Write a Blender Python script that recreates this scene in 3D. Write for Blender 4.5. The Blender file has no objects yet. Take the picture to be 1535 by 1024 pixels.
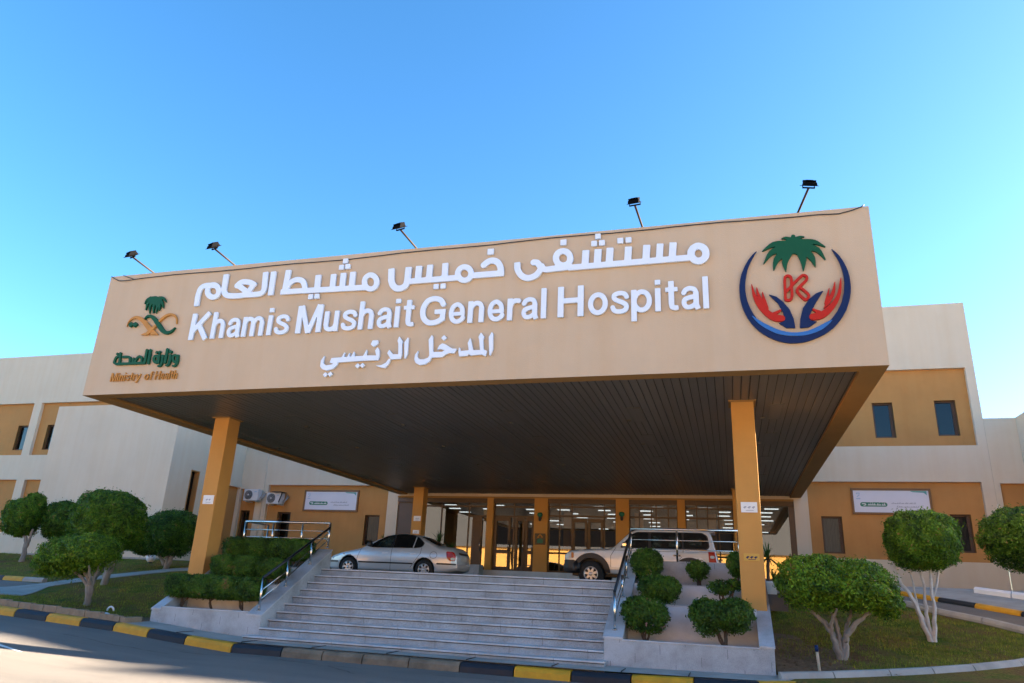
SKYSAT, EXPO = 1.2, 3.52
import bpy, bmesh, math, random
import numpy as np
from mathutils import Vector, Matrix, Euler
R = math.radians
SC = bpy.context.scene
COL = SC.collection
random.seed(7)

# ------------------------------------------------------------------ materials
def nodes_of(name):
    m = bpy.data.materials.new(name); m.use_nodes = True
    nt = m.node_tree; return m, nt, nt.nodes['Principled BSDF']

def mat(name, col, rough=.8, metal=0.0, var=.12, scale=3.0, bump=0.0, bscale=40.0, spec=.5, col2=None, coat=0.0, stretch=None, streak=0.0):
    """Principled with soft mottling (world position noise), optional fine bump and vertical weather streaks."""
    m, nt, b = nodes_of(name)
    b.inputs['Roughness'].default_value = rough; b.inputs['Metallic'].default_value = metal
    b.inputs['Specular IOR Level'].default_value = spec
    if coat: b.inputs['Coat Weight'].default_value = coat; b.inputs['Coat Roughness'].default_value = .05
    geo = nt.nodes.new('ShaderNodeNewGeometry')
    mp = nt.nodes.new('ShaderNodeMapping'); nt.links.new(geo.outputs['Position'], mp.inputs['Vector'])
    if stretch: mp.inputs['Scale'].default_value = stretch
    n = nt.nodes.new('ShaderNodeTexNoise'); n.inputs['Scale'].default_value = scale; n.inputs['Detail'].default_value = 8; n.inputs['Roughness'].default_value = .65
    nt.links.new(mp.outputs['Vector'], n.inputs['Vector'])
    r = nt.nodes.new('ShaderNodeValToRGB')
    c2 = col2 if col2 else tuple(c * (1 - 2.2 * var) for c in col)
    r.color_ramp.elements[0].position = .3; r.color_ramp.elements[0].color = (*c2, 1)
    r.color_ramp.elements[1].position = .68; r.color_ramp.elements[1].color = (*col, 1)
    nt.links.new(n.outputs['Fac'], r.inputs['Fac'])
    out = r.outputs['Color']
    if streak:
        m2 = nt.nodes.new('ShaderNodeMapping'); m2.inputs['Scale'].default_value = (2.2, 2.2, .16)
        nt.links.new(geo.outputs['Position'], m2.inputs['Vector'])
        n2 = nt.nodes.new('ShaderNodeTexNoise'); n2.inputs['Scale'].default_value = 1.6; n2.inputs['Detail'].default_value = 6
        nt.links.new(m2.outputs['Vector'], n2.inputs['Vector'])
        r2 = nt.nodes.new('ShaderNodeValToRGB'); r2.color_ramp.elements[0].position = .32; r2.color_ramp.elements[1].position = .6
        v = 1 - streak; r2.color_ramp.elements[0].color = (v, v * .97, v * .93, 1); r2.color_ramp.elements[1].color = (1, 1, 1, 1)
        nt.links.new(n2.outputs['Fac'], r2.inputs['Fac'])
        mx = nt.nodes.new('ShaderNodeMix'); mx.data_type = 'RGBA'; mx.blend_type = 'MULTIPLY'; mx.inputs[0].default_value = 1
        nt.links.new(out, mx.inputs[6]); nt.links.new(r2.outputs['Color'], mx.inputs[7]); out = mx.outputs[2]
    nt.links.new(out, b.inputs['Base Color'])
    if bump:
        n3 = nt.nodes.new('ShaderNodeTexNoise'); n3.inputs['Scale'].default_value = bscale; n3.inputs['Detail'].default_value = 5
        nt.links.new(geo.outputs['Position'], n3.inputs['Vector'])
        bp = nt.nodes.new('ShaderNodeBump'); bp.inputs['Strength'].default_value = bump; bp.inputs['Distance'].default_value = .02
        nt.links.new(n3.outputs['Fac'], bp.inputs['Height']); nt.links.new(bp.outputs['Normal'], b.inputs['Normal'])
    return m

def granite(name, base, rough=.55, joint=None, joint_ax=0, contrast=.5):
    m, nt, b = nodes_of(name); b.inputs['Roughness'].default_value = rough
    geo = nt.nodes.new('ShaderNodeNewGeometry')
    n = nt.nodes.new('ShaderNodeTexNoise'); n.inputs['Scale'].default_value = 60; n.inputs['Detail'].default_value = 3; n.inputs['Roughness'].default_value = .8
    nb = nt.nodes.new('ShaderNodeTexNoise'); nb.inputs['Scale'].default_value = 1.7; nb.inputs['Detail'].default_value = 7; nb.inputs['Roughness'].default_value = .65
    for x in (n, nb): nt.links.new(geo.outputs['Position'], x.inputs['Vector'])
    r = nt.nodes.new('ShaderNodeValToRGB')
    r.color_ramp.elements[0].position = .38; r.color_ramp.elements[0].color = (*[c * (1 - contrast) for c in base], 1)
    r.color_ramp.elements[1].position = .56; r.color_ramp.elements[1].color = (*base, 1)
    nt.links.new(n.outputs['Fac'], r.inputs['Fac'])
    r2 = nt.nodes.new('ShaderNodeValToRGB')
    r2.color_ramp.elements[0].position = .3; r2.color_ramp.elements[0].color = (.62, .60, .57, 1)
    r2.color_ramp.elements[1].position = .6; r2.color_ramp.elements[1].color = (1, 1, 1, 1)
    nt.links.new(nb.outputs['Fac'], r2.inputs['Fac'])
    mx = nt.nodes.new('ShaderNodeMix'); mx.data_type = 'RGBA'; mx.blend_type = 'MULTIPLY'; mx.inputs[0].default_value = 1
    nt.links.new(r.outputs['Color'], mx.inputs[6]); nt.links.new(r2.outputs['Color'], mx.inputs[7])
    out = mx.outputs[2]
    if joint:      # thin dark slab joints every `joint` metres along one axis, shifted row by row
        sp = nt.nodes.new('ShaderNodeSeparateXYZ'); nt.links.new(geo.outputs['Position'], sp.inputs[0])
        def mth(op, a, bb=None):
            q = nt.nodes.new('ShaderNodeMath'); q.operation = op
            if isinstance(a, (int, float)): q.inputs[0].default_value = a
            else: nt.links.new(a, q.inputs[0])
            if bb is not None:
                if isinstance(bb, (int, float)): q.inputs[1].default_value = bb
                else: nt.links.new(bb, q.inputs[1])
            return q.outputs[0]
        row = mth('FLOOR', mth('DIVIDE', sp.outputs[2], .17))
        sh = mth('MULTIPLY', mth('FRACT', mth('MULTIPLY', row, .618)), joint)
        f = mth('FRACT', mth('DIVIDE', mth('ADD', sp.outputs[joint_ax], sh), joint))
        g = mth('LESS_THAN', mth('ABSOLUTE', mth('SUBTRACT', f, .5)), .005 / joint)
        m3 = nt.nodes.new('ShaderNodeMix'); m3.data_type = 'RGBA'
        nt.links.new(g, m3.inputs[0]); nt.links.new(out, m3.inputs[6]); m3.inputs[7].default_value = (*[c * .35 for c in base], 1)
        out = m3.outputs[2]
    nt.links.new(out, b.inputs['Base Color'])
    bp = nt.nodes.new('ShaderNodeBump'); bp.inputs['Strength'].default_value = .25; bp.inputs['Distance'].default_value = .01
    nt.links.new(n.outputs['Fac'], bp.inputs['Height']); nt.links.new(bp.outputs['Normal'], b.inputs['Normal'])
    return m

def leafmat(name, lo, hi, trans=.22, rough=.55, dead=True):
    m, nt, b = nodes_of(name); b.inputs['Roughness'].default_value = rough; b.inputs['Specular IOR Level'].default_value = .35
    geo = nt.nodes.new('ShaderNodeNewGeometry')
    n = nt.nodes.new('ShaderNodeTexNoise'); n.inputs['Scale'].default_value = 3.2; n.inputs['Detail'].default_value = 3
    nt.links.new(geo.outputs['Position'], n.inputs['Vector'])
    ad = nt.nodes.new('ShaderNodeMath'); ad.operation = 'MULTIPLY_ADD'; ad.inputs[1].default_value = .55
    nt.links.new(geo.outputs['Random Per Island'], ad.inputs[0])
    sb = nt.nodes.new('ShaderNodeMath'); sb.operation = 'MULTIPLY_ADD'; sb.inputs[1].default_value = 1.5; sb.inputs[2].default_value = -.52
    nt.links.new(n.outputs['Fac'], sb.inputs[0]); nt.links.new(sb.outputs[0], ad.inputs[2])
    r = nt.nodes.new('ShaderNodeValToRGB'); e = r.color_ramp.elements
    e[0].position = .10; e[0].color = (*lo, 1); e[1].position = .80; e[1].color = (*hi, 1)
    if dead:
        x = e.new(.93); x.color = (hi[0] * 1.5, hi[1] * 1.15, hi[2] * 1.5, 1); x = e.new(.985); x.color = (.26, .15, .06, 1)
    nt.links.new(ad.outputs[0], r.inputs['Fac']); nt.links.new(r.outputs['Color'], b.inputs['Base Color'])
    t = nt.nodes.new('ShaderNodeBsdfTranslucent'); nt.links.new(r.outputs['Color'], t.inputs['Color'])
    mx = nt.nodes.new('ShaderNodeMixShader'); mx.inputs[0].default_value = trans
    out = nt.nodes['Material Output']
    nt.links.new(b.outputs[0], mx.inputs[1]); nt.links.new(t.outputs[0], mx.inputs[2]); nt.links.new(mx.outputs[0], out.inputs['Surface'])
    return m

def glassmat(name, tint=(.5, .5, .5), see=.75, rough=.02, ior=1.5, gl=1.0, coat=0.0):
    m = bpy.data.materials.new(name); m.use_nodes = True; nt = m.node_tree; nt.nodes.clear()
    out = nt.nodes.new('ShaderNodeOutputMaterial'); tr = nt.nodes.new('ShaderNodeBsdfTransparent'); tr.inputs[0].default_value = (*[c * see for c in tint], 1)
    g = nt.nodes.new('ShaderNodeBsdfGlossy'); g.inputs['Roughness'].default_value = rough; g.inputs[0].default_value = (gl, gl, gl, 1)
    f = nt.nodes.new('ShaderNodeFresnel'); f.inputs[0].default_value = ior
    mx = nt.nodes.new('ShaderNodeMixShader')
    mxx = nt.nodes.new('ShaderNodeMath'); mxx.operation = 'MAXIMUM'; mxx.inputs[1].default_value = coat; nt.links.new(f.outputs[0], mxx.inputs[0])
    nt.links.new(mxx.outputs[0], mx.inputs[0]); nt.links.new(tr.outputs[0], mx.inputs[1]); nt.links.new(g.outputs[0], mx.inputs[2]); nt.links.new(mx.outputs[0], out.inputs[0])
    return m

def emitmat(name, col, s):
    m = bpy.data.materials.new(name); m.use_nodes = True; nt = m.node_tree; nt.nodes.clear()
    out = nt.nodes.new('ShaderNodeOutputMaterial'); e = nt.nodes.new('ShaderNodeEmission'); e.inputs[0].default_value = (*col, 1); e.inputs[1].default_value = s
    nt.links.new(e.outputs[0], out.inputs[0]); return m

M = {}
M['cream'] = mat('cream_stucco', (.68, .575, .435), .92, var=.035, scale=.6, bump=.25, bscale=90, streak=.02)
M['fascia'] = mat('tan_stucco', (.535, .42, .295), .9, var=.035, scale=.7, bump=.3, bscale=80, streak=.02)
M['orange'] = mat('ochre_stucco', (.52, .255, .078), .92, var=.08, scale=.55, bump=.3, bscale=90, streak=.03)
M['ochre_col'] = mat('ochre_column_paint', (.57, .285, .070), .85, var=.05, scale=1.2, bump=.2, bscale=70)
M['beam'] = mat('brown_beam_paint', (.36, .19, .055), .85, var=.06, scale=1.5)
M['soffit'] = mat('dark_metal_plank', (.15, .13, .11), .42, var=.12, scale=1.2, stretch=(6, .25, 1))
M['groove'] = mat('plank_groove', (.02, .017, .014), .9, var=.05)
M['soff_frame'] = mat('soffit_lamp_frame', (.10, .088, .07), .4, var=.05)
M['bronze'] = mat('bronze_aluminium', (.085, .042, .018), .42, var=.08, scale=4)
M['winframe'] = mat('brown_window_frame', (.075, .035, .015), .5, var=.08, scale=5)
M['reveal'] = mat('brown_reveal_paint', (.20, .10, .028), .85, var=.06)
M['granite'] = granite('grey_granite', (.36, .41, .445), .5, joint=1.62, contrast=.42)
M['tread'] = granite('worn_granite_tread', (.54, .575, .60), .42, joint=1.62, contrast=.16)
M['cap'] = granite('granite_cap', (.47, .50, .53), .38, contrast=.15)
M['planterwall'] = granite('planter_granite', (.42, .45, .47), .5, joint=1.25, contrast=.22)
M['terrace'] = mat('terrace_render', (.64, .66, .67), .9, var=.10, scale=2.2, bump=.3)
M['concrete'] = mat('pavement_concrete', (.40, .37, .325), .9, var=.16, scale=1.4, bump=.35, bscale=60)
M['brick'] = mat('edging_block', (.30, .225, .15), .9, var=.14, scale=6, bump=.3)
M['kerbstone'] = mat('bare_kerb_concrete', (.23, .175, .115), .9, var=.25, scale=3, bump=.4)
M['yellow'] = mat('yellow_kerb_paint', (.66, .33, .008), .6, var=.14, scale=3.5, bump=.2)
M['navy'] = mat('dark_kerb_paint', (.010, .014, .022), .6, var=.2, scale=4, bump=.2)
M['asphalt'] = mat('asphalt', (.19, .165, .14), .9, var=.14, scale=.7, bump=.6, bscale=120, stretch=(.35, 1.4, 1))
M['crack'] = mat('asphalt_crack', (.035, .032, .030), .95, var=.1)
M['needles'] = mat('needle_litter', (.20, .105, .045), 1, var=.24, scale=9, bump=.9, bscale=40)
M['apron'] = mat('pale_bounce_apron', (.46, .39, .31), .9, var=.08, scale=.6)
M['paint_line'] = mat('road_line_paint', (.75, .75, .72), .7, var=.12, scale=5)
M['soil'] = mat('planter_soil', (.055, .032, .018), 1, var=.2, scale=6, bump=.8, bscale=30)
M['steel'] = mat('stainless_steel', (.62, .60, .57), .22, 1.0, var=.05, scale=6)
M['black_steel'] = mat('dark_handrail', (.022, .022, .025), .32, .4, var=.1)
M['black'] = mat('black_plastic', (.012, .012, .014), .45, var=.1)
M['lampblack'] = mat('matt_black_lamp', (.004, .004, .005), .95, var=.1, spec=.05)
M['armbrown'] = mat('dark_lamp_arm', (.05, .036, .024), .9, var=.1, spec=.1)
M['white'] = mat('white_paint', (.78, .79, .80), .45, var=.04)
M['signwhite'] = mat('white_sign_face', (.66, .67, .74), .5, var=.03, scale=1.0)
M['letter'] = mat('white_letter_acrylic', (.70, .80, .92), .35, var=.03)
M['lettergreen'] = mat('green_acrylic', (.006, .085, .040), .6, var=.06, spec=.2)
M['lettergold'] = mat('gold_acrylic', (.52, .24, .05), .55, var=.08, spec=.25)
M['navyblue'] = mat('navy_acrylic', (.005, .020, .085), .55, var=.05, spec=.2)
M['midblue'] = mat('blue_acrylic', (.025, .14, .42), .35, var=.05)
M['red'] = mat('red_acrylic', (.46, .020, .010), .55, var=.05, spec=.2)
M['signgreen'] = mat('green_print', (.012, .17, .10), .5, var=.03)
M['teal'] = mat('teal_print', (.10, .33, .33), .5, var=.03)
M['greytext'] = mat('grey_print', (.36, .38, .44), .6, var=.05)
M['bluetext'] = mat('pale_blue_print', (.38, .52, .66), .6, var=.05)
M['signframe'] = mat('bronze_sign_frame', (.19, .085, .018), .45, var=.12)
M['bark'] = mat('pale_bark', (.34, .29, .235), .95, var=.22, scale=7, bump=.9, bscale=25, stretch=(1, 1, .3))
M['whitewash'] = mat('whitewashed_bark', (.60, .57, .53), .9, var=.14, scale=6, bump=.6, bscale=25)
M['twig'] = mat('dark_twig', (.10, .07, .045), .95, var=.2, scale=8)
M['leaf'] = leafmat('ficus_leaf', (.011, .040, .003), (.120, .262, .012))
M['leaf2'] = leafmat('ficus_leaf_bright', (.015, .052, .003), (.180, .335, .014))
M['leaf3'] = leafmat('ficus_leaf_dark', (.008, .030, .002), (.080, .185, .009))
M['hedge'] = leafmat('hedge_leaf', (.008, .032, .003), (.082, .185, .012))
M['bloom'] = leafmat('pink_bloom', (.30, .12, .12), (.60, .38, .38), dead=False)
M['deadleaf'] = leafmat('dry_leaf', (.10, .05, .02), (.34, .20, .09), .15, .8, False)
M['grass'] = leafmat('grass_blade', (.08, .12, .008), (.34, .33, .04), .3, .8)
M['yucca'] = leafmat('yucca_leaf', (.012, .05, .012), (.05, .13, .03))
M['glass'] = glassmat('lobby_glass', (.72, .66, .58), .62, .012, 1.6, .95, .24)
M['winglass'] = glassmat('window_glass', (.55, .55, .55), .8, .02, 1.55)
M['curtain'] = mat('striped_curtain', (.34, .31, .30), .9, var=.2, scale=9, stretch=(6, 6, .2))
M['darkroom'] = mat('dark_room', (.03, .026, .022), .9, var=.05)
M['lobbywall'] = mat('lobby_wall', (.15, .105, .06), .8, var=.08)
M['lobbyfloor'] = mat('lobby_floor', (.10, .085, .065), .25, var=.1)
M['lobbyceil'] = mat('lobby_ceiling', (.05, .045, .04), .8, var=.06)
M['tube'] = emitmat('lit_fluorescent_diffuser', (.72, .88, 1.0), .26)
M['lantern'] = mat('green_lantern_glass', (.012, .16, .10), .15, var=.05)
M['carsilver'] = mat('silver_car_paint', (.66, .67, .69), .3, .15, var=.03, coat=.8)
M['carblue'] = mat('pale_blue_silver_paint', (.53, .57, .61), .30, .30, var=.03, coat=.9)
M['carwhite'] = mat('white_lower_body', (.55, .54, .52), .3, .2, var=.03, coat=.6)
M['carglass'] = mat('tinted_car_glass', (.007, .008, .009), .05, var=.05, spec=.6)
M['carglass2'] = mat('lighter_car_glass', (.028, .045, .042), .05, var=.4, scale=5, spec=.8)
M['rubber'] = mat('tyre_rubber', (.016, .016, .017), .85, var=.15, scale=9)
M['alloy'] = mat('alloy_wheel', (.50, .50, .50), .35, .7, var=.05)
M['redlens'] = mat('red_lamp_lens', (.42, .022, .010), .15, var=.1, scale=12)
M['amber'] = mat('amber_lens', (.50, .16, .02), .15, var=.1)
M['clearlens'] = mat('clear_lamp_lens', (.62, .62, .60), .12, var=.15, scale=14)
M['chrome'] = mat('chrome_trim', (.75, .75, .75), .12, 1.0, var=.03)
M['plate'] = mat('number_plate', (.55, .54, .50), .5, var=.1, scale=18)
M['acwhite'] = mat('ac_housing', (.66, .67, .68), .5, var=.05)
M['grille'] = mat('ac_grille', (.05, .05, .052), .6, var=.2, scale=20)
M['foil'] = mat('foil_pipe_wrap', (.55, .54, .52), .35, .6, var=.2, scale=14)
M['wood'] = mat('pale_stake_wood', (.46, .36, .25), .85, var=.15, scale=9)
M['plaque'] = mat('dark_plaque', (.014, .012, .009), .3, var=.1)
M['farwall'] = mat('sunlit_ochre_wall', (.72, .37, .085), .9, var=.08, scale=.5)
M['yellowplate'] = mat('yellow_notice', (.62, .36, .06), .5, var=.05)
M['greywall'] = mat('grey_beige_wall', (.09, .087, .085), .9, var=.06, scale=.5)
M['roof'] = mat('roof_screed', (.40, .36, .30), .95, var=.1)

# ground: dry grass, green grass and bare needle-covered soil in patches
def groundmat():
    m, nt, b = nodes_of('lawn_ground'); b.inputs['Roughness'].default_value = 1; b.inputs['Specular IOR Level'].default_value = .1
    geo = nt.nodes.new('ShaderNodeNewGeometry')
    def noise(s, d=6): 
        n = nt.nodes.new('ShaderNodeTexNoise'); n.inputs['Scale'].default_value = s; n.inputs['Detail'].default_value = d; n.inputs['Roughness'].default_value = .7
        nt.links.new(geo.outputs['Position'], n.inputs['Vector']); return n.outputs['Fac']
    r = nt.nodes.new('ShaderNodeValToRGB'); e = r.color_ramp.elements
    e[0].position = .34; e[0].color = (.19, .10, .045, 1); e[1].position = .5; e[1].color = (.19, .145, .035, 1)
    x = e.new(.62); x.color = (.085, .135, .014, 1)
    nt.links.new(noise(.75), r.inputs['Fac'])
    r2 = nt.nodes.new('ShaderNodeValToRGB'); r2.color_ramp.elements[0].position = .3; r2.color_ramp.elements[0].color = (.45, .42, .4, 1); r2.color_ramp.elements[1].position = .7; r2.color_ramp.elements[1].color = (1.25, 1.2, 1.1, 1)
    nt.links.new(noise(22, 4), r2.inputs['Fac'])
    mx = nt.nodes.new('ShaderNodeMix'); mx.data_type = 'RGBA'; mx.blend_type = 'MULTIPLY'; mx.inputs[0].default_value = 1
    nt.links.new(r.outputs['Color'], mx.inputs[6]); nt.links.new(r2.outputs['Color'], mx.inputs[7]); nt.links.new(mx.outputs[2], b.inputs['Base Color'])
    bp = nt.nodes.new('ShaderNodeBump'); bp.inputs['Strength'].default_value = .9; bp.inputs['Distance'].default_value = .03
    nt.links.new(noise(35, 5), bp.inputs['Height']); nt.links.new(bp.outputs['Normal'], b.inputs['Normal'])
    return m
M['lawn'] = groundmat()

# ------------------------------------------------------------------ objects
WORLD = {}
def tag(o, label=None, cat=None, group=None, kind=None):
    if label: o['label'] = label
    if cat: o['category'] = cat
    if group: o['group'] = group
    if kind: o['kind'] = kind
    return o
def thing(name, label, cat, loc=(0, 0, 0), group=None, rz=0):
    o = bpy.data.objects.new(name, None); COL.objects.link(o); o.location = loc; o.rotation_euler = (0, 0, rz)
    o.empty_display_size = .2; WORLD[o.name] = Vector(loc)
    return tag(o, label, cat, group)

class MB:
    def __init__(s): s.v = []; s.f = []; s.m = []; s.sm = []
    def add(s, verts, faces, mi=0, smooth=False):
        b = len(s.v); s.v += [tuple(p) for p in verts]
        for f in faces: s.f.append(tuple(b + i for i in f)); s.m.append(mi); s.sm.append(smooth)
        return s
    def box(s, x0, x1, y0, y1, z0, z1, mi=0, bev=0.0):
        if x0 > x1: x0, x1 = x1, x0
        if y0 > y1: y0, y1 = y1, y0
        if z0 > z1: z0, z1 = z1, z0
        if bev:
            bm = bmesh.new(); bmesh.ops.create_cube(bm, size=1)
            bmesh.ops.scale(bm, vec=(x1 - x0, y1 - y0, z1 - z0), verts=bm.verts); bmesh.ops.translate(bm, vec=((x0 + x1) / 2, (y0 + y1) / 2, (z0 + z1) / 2), verts=bm.verts)
            bmesh.ops.bevel(bm, geom=bm.edges[:], offset=bev, segments=2, affect='EDGES', profile=.6)
            bm.verts.index_update(); s.add([v.co[:] for v in bm.verts], [[v.index for v in f.verts] for f in bm.faces], mi); bm.free(); return s
        return s.add([(x0, y0, z0), (x1, y0, z0), (x1, y1, z0), (x0, y1, z0), (x0, y0, z1), (x1, y0, z1), (x1, y1, z1), (x0, y1, z1)],
                     [(0, 3, 2, 1), (4, 5, 6, 7), (0, 1, 5, 4), (1, 2, 6, 5), (2, 3, 7, 6), (3, 0, 4, 7)], mi)
    def quad(s, a, b, c, d, mi=0): return s.add([a, b, c, d], [(0, 1, 2, 3)], mi)
    def prism(s, poly, x0, x1, mi=0):          # polygon in (y,z), extruded along x
        n = len(poly); v = [(x0, y, z) for y, z in poly] + [(x1, y, z) for y, z in poly]
        f = [tuple(range(n)), tuple(range(2 * n - 1, n - 1, -1))] + [(i, i + n, (i + 1) % n + n, (i + 1) % n) for i in range(n)]
        return s.add(v, f, mi)
    def tube(s, pts, r, n=10, mi=0, smooth=True, cap=True, rough=0.0):
        pts = [Vector(p) for p in pts]; rs = r if isinstance(r, (list, tuple)) else [r] * len(pts)
        vs = []; fs = []; prev = None
        for i, p in enumerate(pts):
            t = (pts[min(i + 1, len(pts) - 1)] - pts[max(i - 1, 0)]).normalized()
            if prev is None: a = t.orthogonal().normalized()
            else:
                a = prev - t * prev.dot(t); a = a.normalized() if a.length > 1e-6 else t.orthogonal().normalized()
            prev = a; b = t.cross(a)
            for k in range(n):
                q = 2 * math.pi * k / n; vs.append(p + (a * math.cos(q) + b * math.sin(q)) * (rs[i] * (1 + rough * (.6 * math.sin(3 * q + i * .35) + .5 * math.sin(5 * q - i * .5 + 1)))))
        for i in range(len(pts) - 1):
            for k in range(n): fs.append((i * n + k, i * n + (k + 1) % n, (i + 1) * n + (k + 1) % n, (i + 1) * n + k))
        s.add(vs, fs, mi, smooth)
        if cap:
            b = len(s.v) - len(vs)
            s.f += [tuple(b + k for k in range(n - 1, -1, -1)), tuple(b + (len(pts) - 1) * n + k for k in range(n))]; s.m += [mi, mi]; s.sm += [False, False]
        return s
    def lathe(s, prof, c=(0, 0, 0), ax='z', n=24, mi=0, smooth=True):   # prof: (r, h)
        vs = []; fs = []
        for r, h in prof:
            for k in range(n):
                a = 2 * math.pi * k / n; p = (r * math.cos(a), r * math.sin(a), h)
                if ax == 'y': p = (p[0], p[2], p[1])
                if ax == 'x': p = (p[2], p[0], p[1])
                vs.append((p[0] + c[0], p[1] + c[1], p[2] + c[2]))
        for i in range(len(prof) - 1):
            for k in range(n): fs.append((i * n + k, i * n + (k + 1) % n, (i + 1) * n + (k + 1) % n, (i + 1) * n + k))
        return s.add(vs, fs, mi, smooth)
    def build(s, name, mats, parent=None, local=False, weld=False):
        me = bpy.data.meshes.new(name)
        off = Vector((0, 0, 0)); 
        if parent is not None and not local: off = WORLD.get(parent.name, Vector((0, 0, 0)))
        vs = s.v if off.length == 0 else [(p[0] - off.x, p[1] - off.y, p[2] - off.z) for p in s.v]
        me.from_pydata(vs, [], s.f)
        mats = mats if isinstance(mats, (list, tuple)) else [mats]
        for m in mats: me.materials.append(M[m] if isinstance(m, str) else m)
        me.polygons.foreach_set('material_index', s.m); me.polygons.foreach_set('use_smooth', s.sm)
        if weld:
            bm = bmesh.new(); bm.from_mesh(me); bmesh.ops.remove_doubles(bm, verts=bm.verts, dist=1e-4); bmesh.ops.recalc_face_normals(bm, faces=bm.faces); bm.to_mesh(me); bm.free()
        me.update()
        o = bpy.data.objects.new(name, me); COL.objects.link(o)
        if parent is not None: o.parent = parent; WORLD[o.name] = off if not local else Vector((0, 0, 0))
        else: WORLD[o.name] = Vector((0, 0, 0))
        return o
def copy_tree(o, parent=None):
    c = o.copy(); COL.objects.link(c)
    if parent is not None: c.parent = parent
    for ch in list(o.children): copy_tree(ch, c)
    return c
def structure(name, mb, m): return tag(mb.build(name, m), kind='structure')

# ------------------------------------------------------------------ flat shapes from strokes (marching squares on a distance field)
def field(prims, X, Y):
    d = np.full(X.shape, 9.0)
    for k, pts in prims:
        if k in ('S', 'B'):
            for i in range(len(pts) - 1):
                (x0, y0, r0), (x1, y1, r1) = pts[i], pts[i + 1]
                dx, dy = x1 - x0, y1 - y0; L = math.hypot(dx, dy)
                if L < 1e-6: continue
                ux, uy = dx / L, dy / L
                t = (X - x0) * ux + (Y - y0) * uy; n = np.abs((X - x0) * -uy + (Y - y0) * ux)
                if k == 'B': d = np.minimum(d, np.maximum(n - r0, np.abs(t - L / 2) - L / 2))
                else:
                    tt = np.clip(t / L, 0, 1); rr = r0 + (r1 - r0) * tt
                    d = np.minimum(d, np.hypot(t - tt * L, n) - rr)
        elif k == 'Q':
            x, y, r = pts[0]; d = np.minimum(d, np.maximum(np.abs(X - x), np.abs(Y - y)) - r)
        elif k == 'D':
            x, y, r = pts[0]; d = np.minimum(d, (np.abs(X - x) + np.abs(Y - y) - r * 1.3) * .707)
        elif k == 'P':
            dist = np.full(X.shape, 9.0); ins = np.zeros(X.shape, bool); n = len(pts)
            for i in range(n):
                x0, y0 = pts[i][:2]; x1, y1 = pts[(i + 1) % n][:2]; dx, dy = x1 - x0, y1 - y0; L2 = dx * dx + dy * dy + 1e-12
                t = np.clip(((X - x0) * dx + (Y - y0) * dy) / L2, 0, 1); dist = np.minimum(dist, np.hypot(X - x0 - t * dx, Y - y0 - t * dy))
                c = ((y0 > Y) != (y1 > Y)) & (X < (x1 - x0) * (Y - y0) / ((y1 - y0) if abs(y1 - y0) > 1e-12 else 1e-12) + x0); ins ^= c
            d = np.minimum(d, np.where(ins, -dist, dist))
        elif k == 'X':            # hole: list of prims
            d = np.maximum(d, -field(pts, X, Y))
    return d
def bounds(prims):
    xs = []; ys = []
    for k, pts in prims:
        if k == 'X': continue
        for p in pts:
            r = p[2] * 1.4 if len(p) > 2 else 0; xs += [p[0] - r, p[0] + r]; ys += [p[1] - r, p[1] + r]
    return min(xs), max(xs), min(ys), max(ys)
def shape(mb, prims, res, fn, mi=0, side=True, maxrun=999, smooth=False):
    """fill a 2-D shape; fn(u, v, t) -> xyz with t=1 the front and t=0 the back of its edge"""
    x0, x1, y0, y1 = bounds(prims); x0 -= 2 * res; y0 -= 2 * res
    nx = int((x1 - x0) / res) + 4; ny = int((y1 - y0) / res) + 4
    gx = x0 + res * np.arange(nx); gy = y0 + res * np.arange(ny); X, Y = np.meshgrid(gx, gy)
    d = field(prims, X, Y); ins = d < 0
    c = ins[:-1, :-1].astype(int) + ins[:-1, 1:] + ins[1:, 1:] + ins[1:, :-1]
    V = []; F = []
    def face(ps):
        b = len(V); V.extend(ps); F.append(tuple(range(b, b + len(ps))))
    for j in range(ny - 1):
        full = c[j] == 4; i = 0
        if full.any():
            while i < nx - 1:
                if full[i]:
                    k = i
                    while k < nx - 1 and full[k] and k - i < maxrun: k += 1
                    face([fn(gx[i], gy[j], 1), fn(gx[k], gy[j], 1), fn(gx[k], gy[j + 1], 1), fn(gx[i], gy[j + 1], 1)]); i = k
                else: i += 1
    js, is_ = np.nonzero((c > 0) & (c < 4))
    for j, i in zip(js, is_):
        q = [(gx[i], gy[j], d[j, i]), (gx[i + 1], gy[j], d[j, i + 1]), (gx[i + 1], gy[j + 1], d[j + 1, i + 1]), (gx[i], gy[j + 1], d[j + 1, i])]
        poly = []; cr = []
        for a in range(4):
            p, n = q[a], q[(a + 1) % 4]
            if p[2] < 0: poly.append((p[0], p[1]))
            if (p[2] < 0) != (n[2] < 0):
                t = p[2] / (p[2] - n[2]); w = (p[0] + t * (n[0] - p[0]), p[1] + t * (n[1] - p[1])); poly.append(w); cr.append((w, p[2] < 0))
        if len(poly) >= 3: face([fn(u, v, 1) for u, v in poly])
        if side and len(cr) >= 2:
            for a in range(0, len(cr) - 1, 2):
                A, B = cr[a], cr[a + 1]
                if not A[1]: A, B = B, A
                A, B = A[0], B[0]
                face([fn(A[0], A[1], 1), fn(A[0], A[1], 0), fn(B[0], B[1], 0), fn(B[0], B[1], 1)])
    return mb.add(V, F, mi, smooth)

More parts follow.
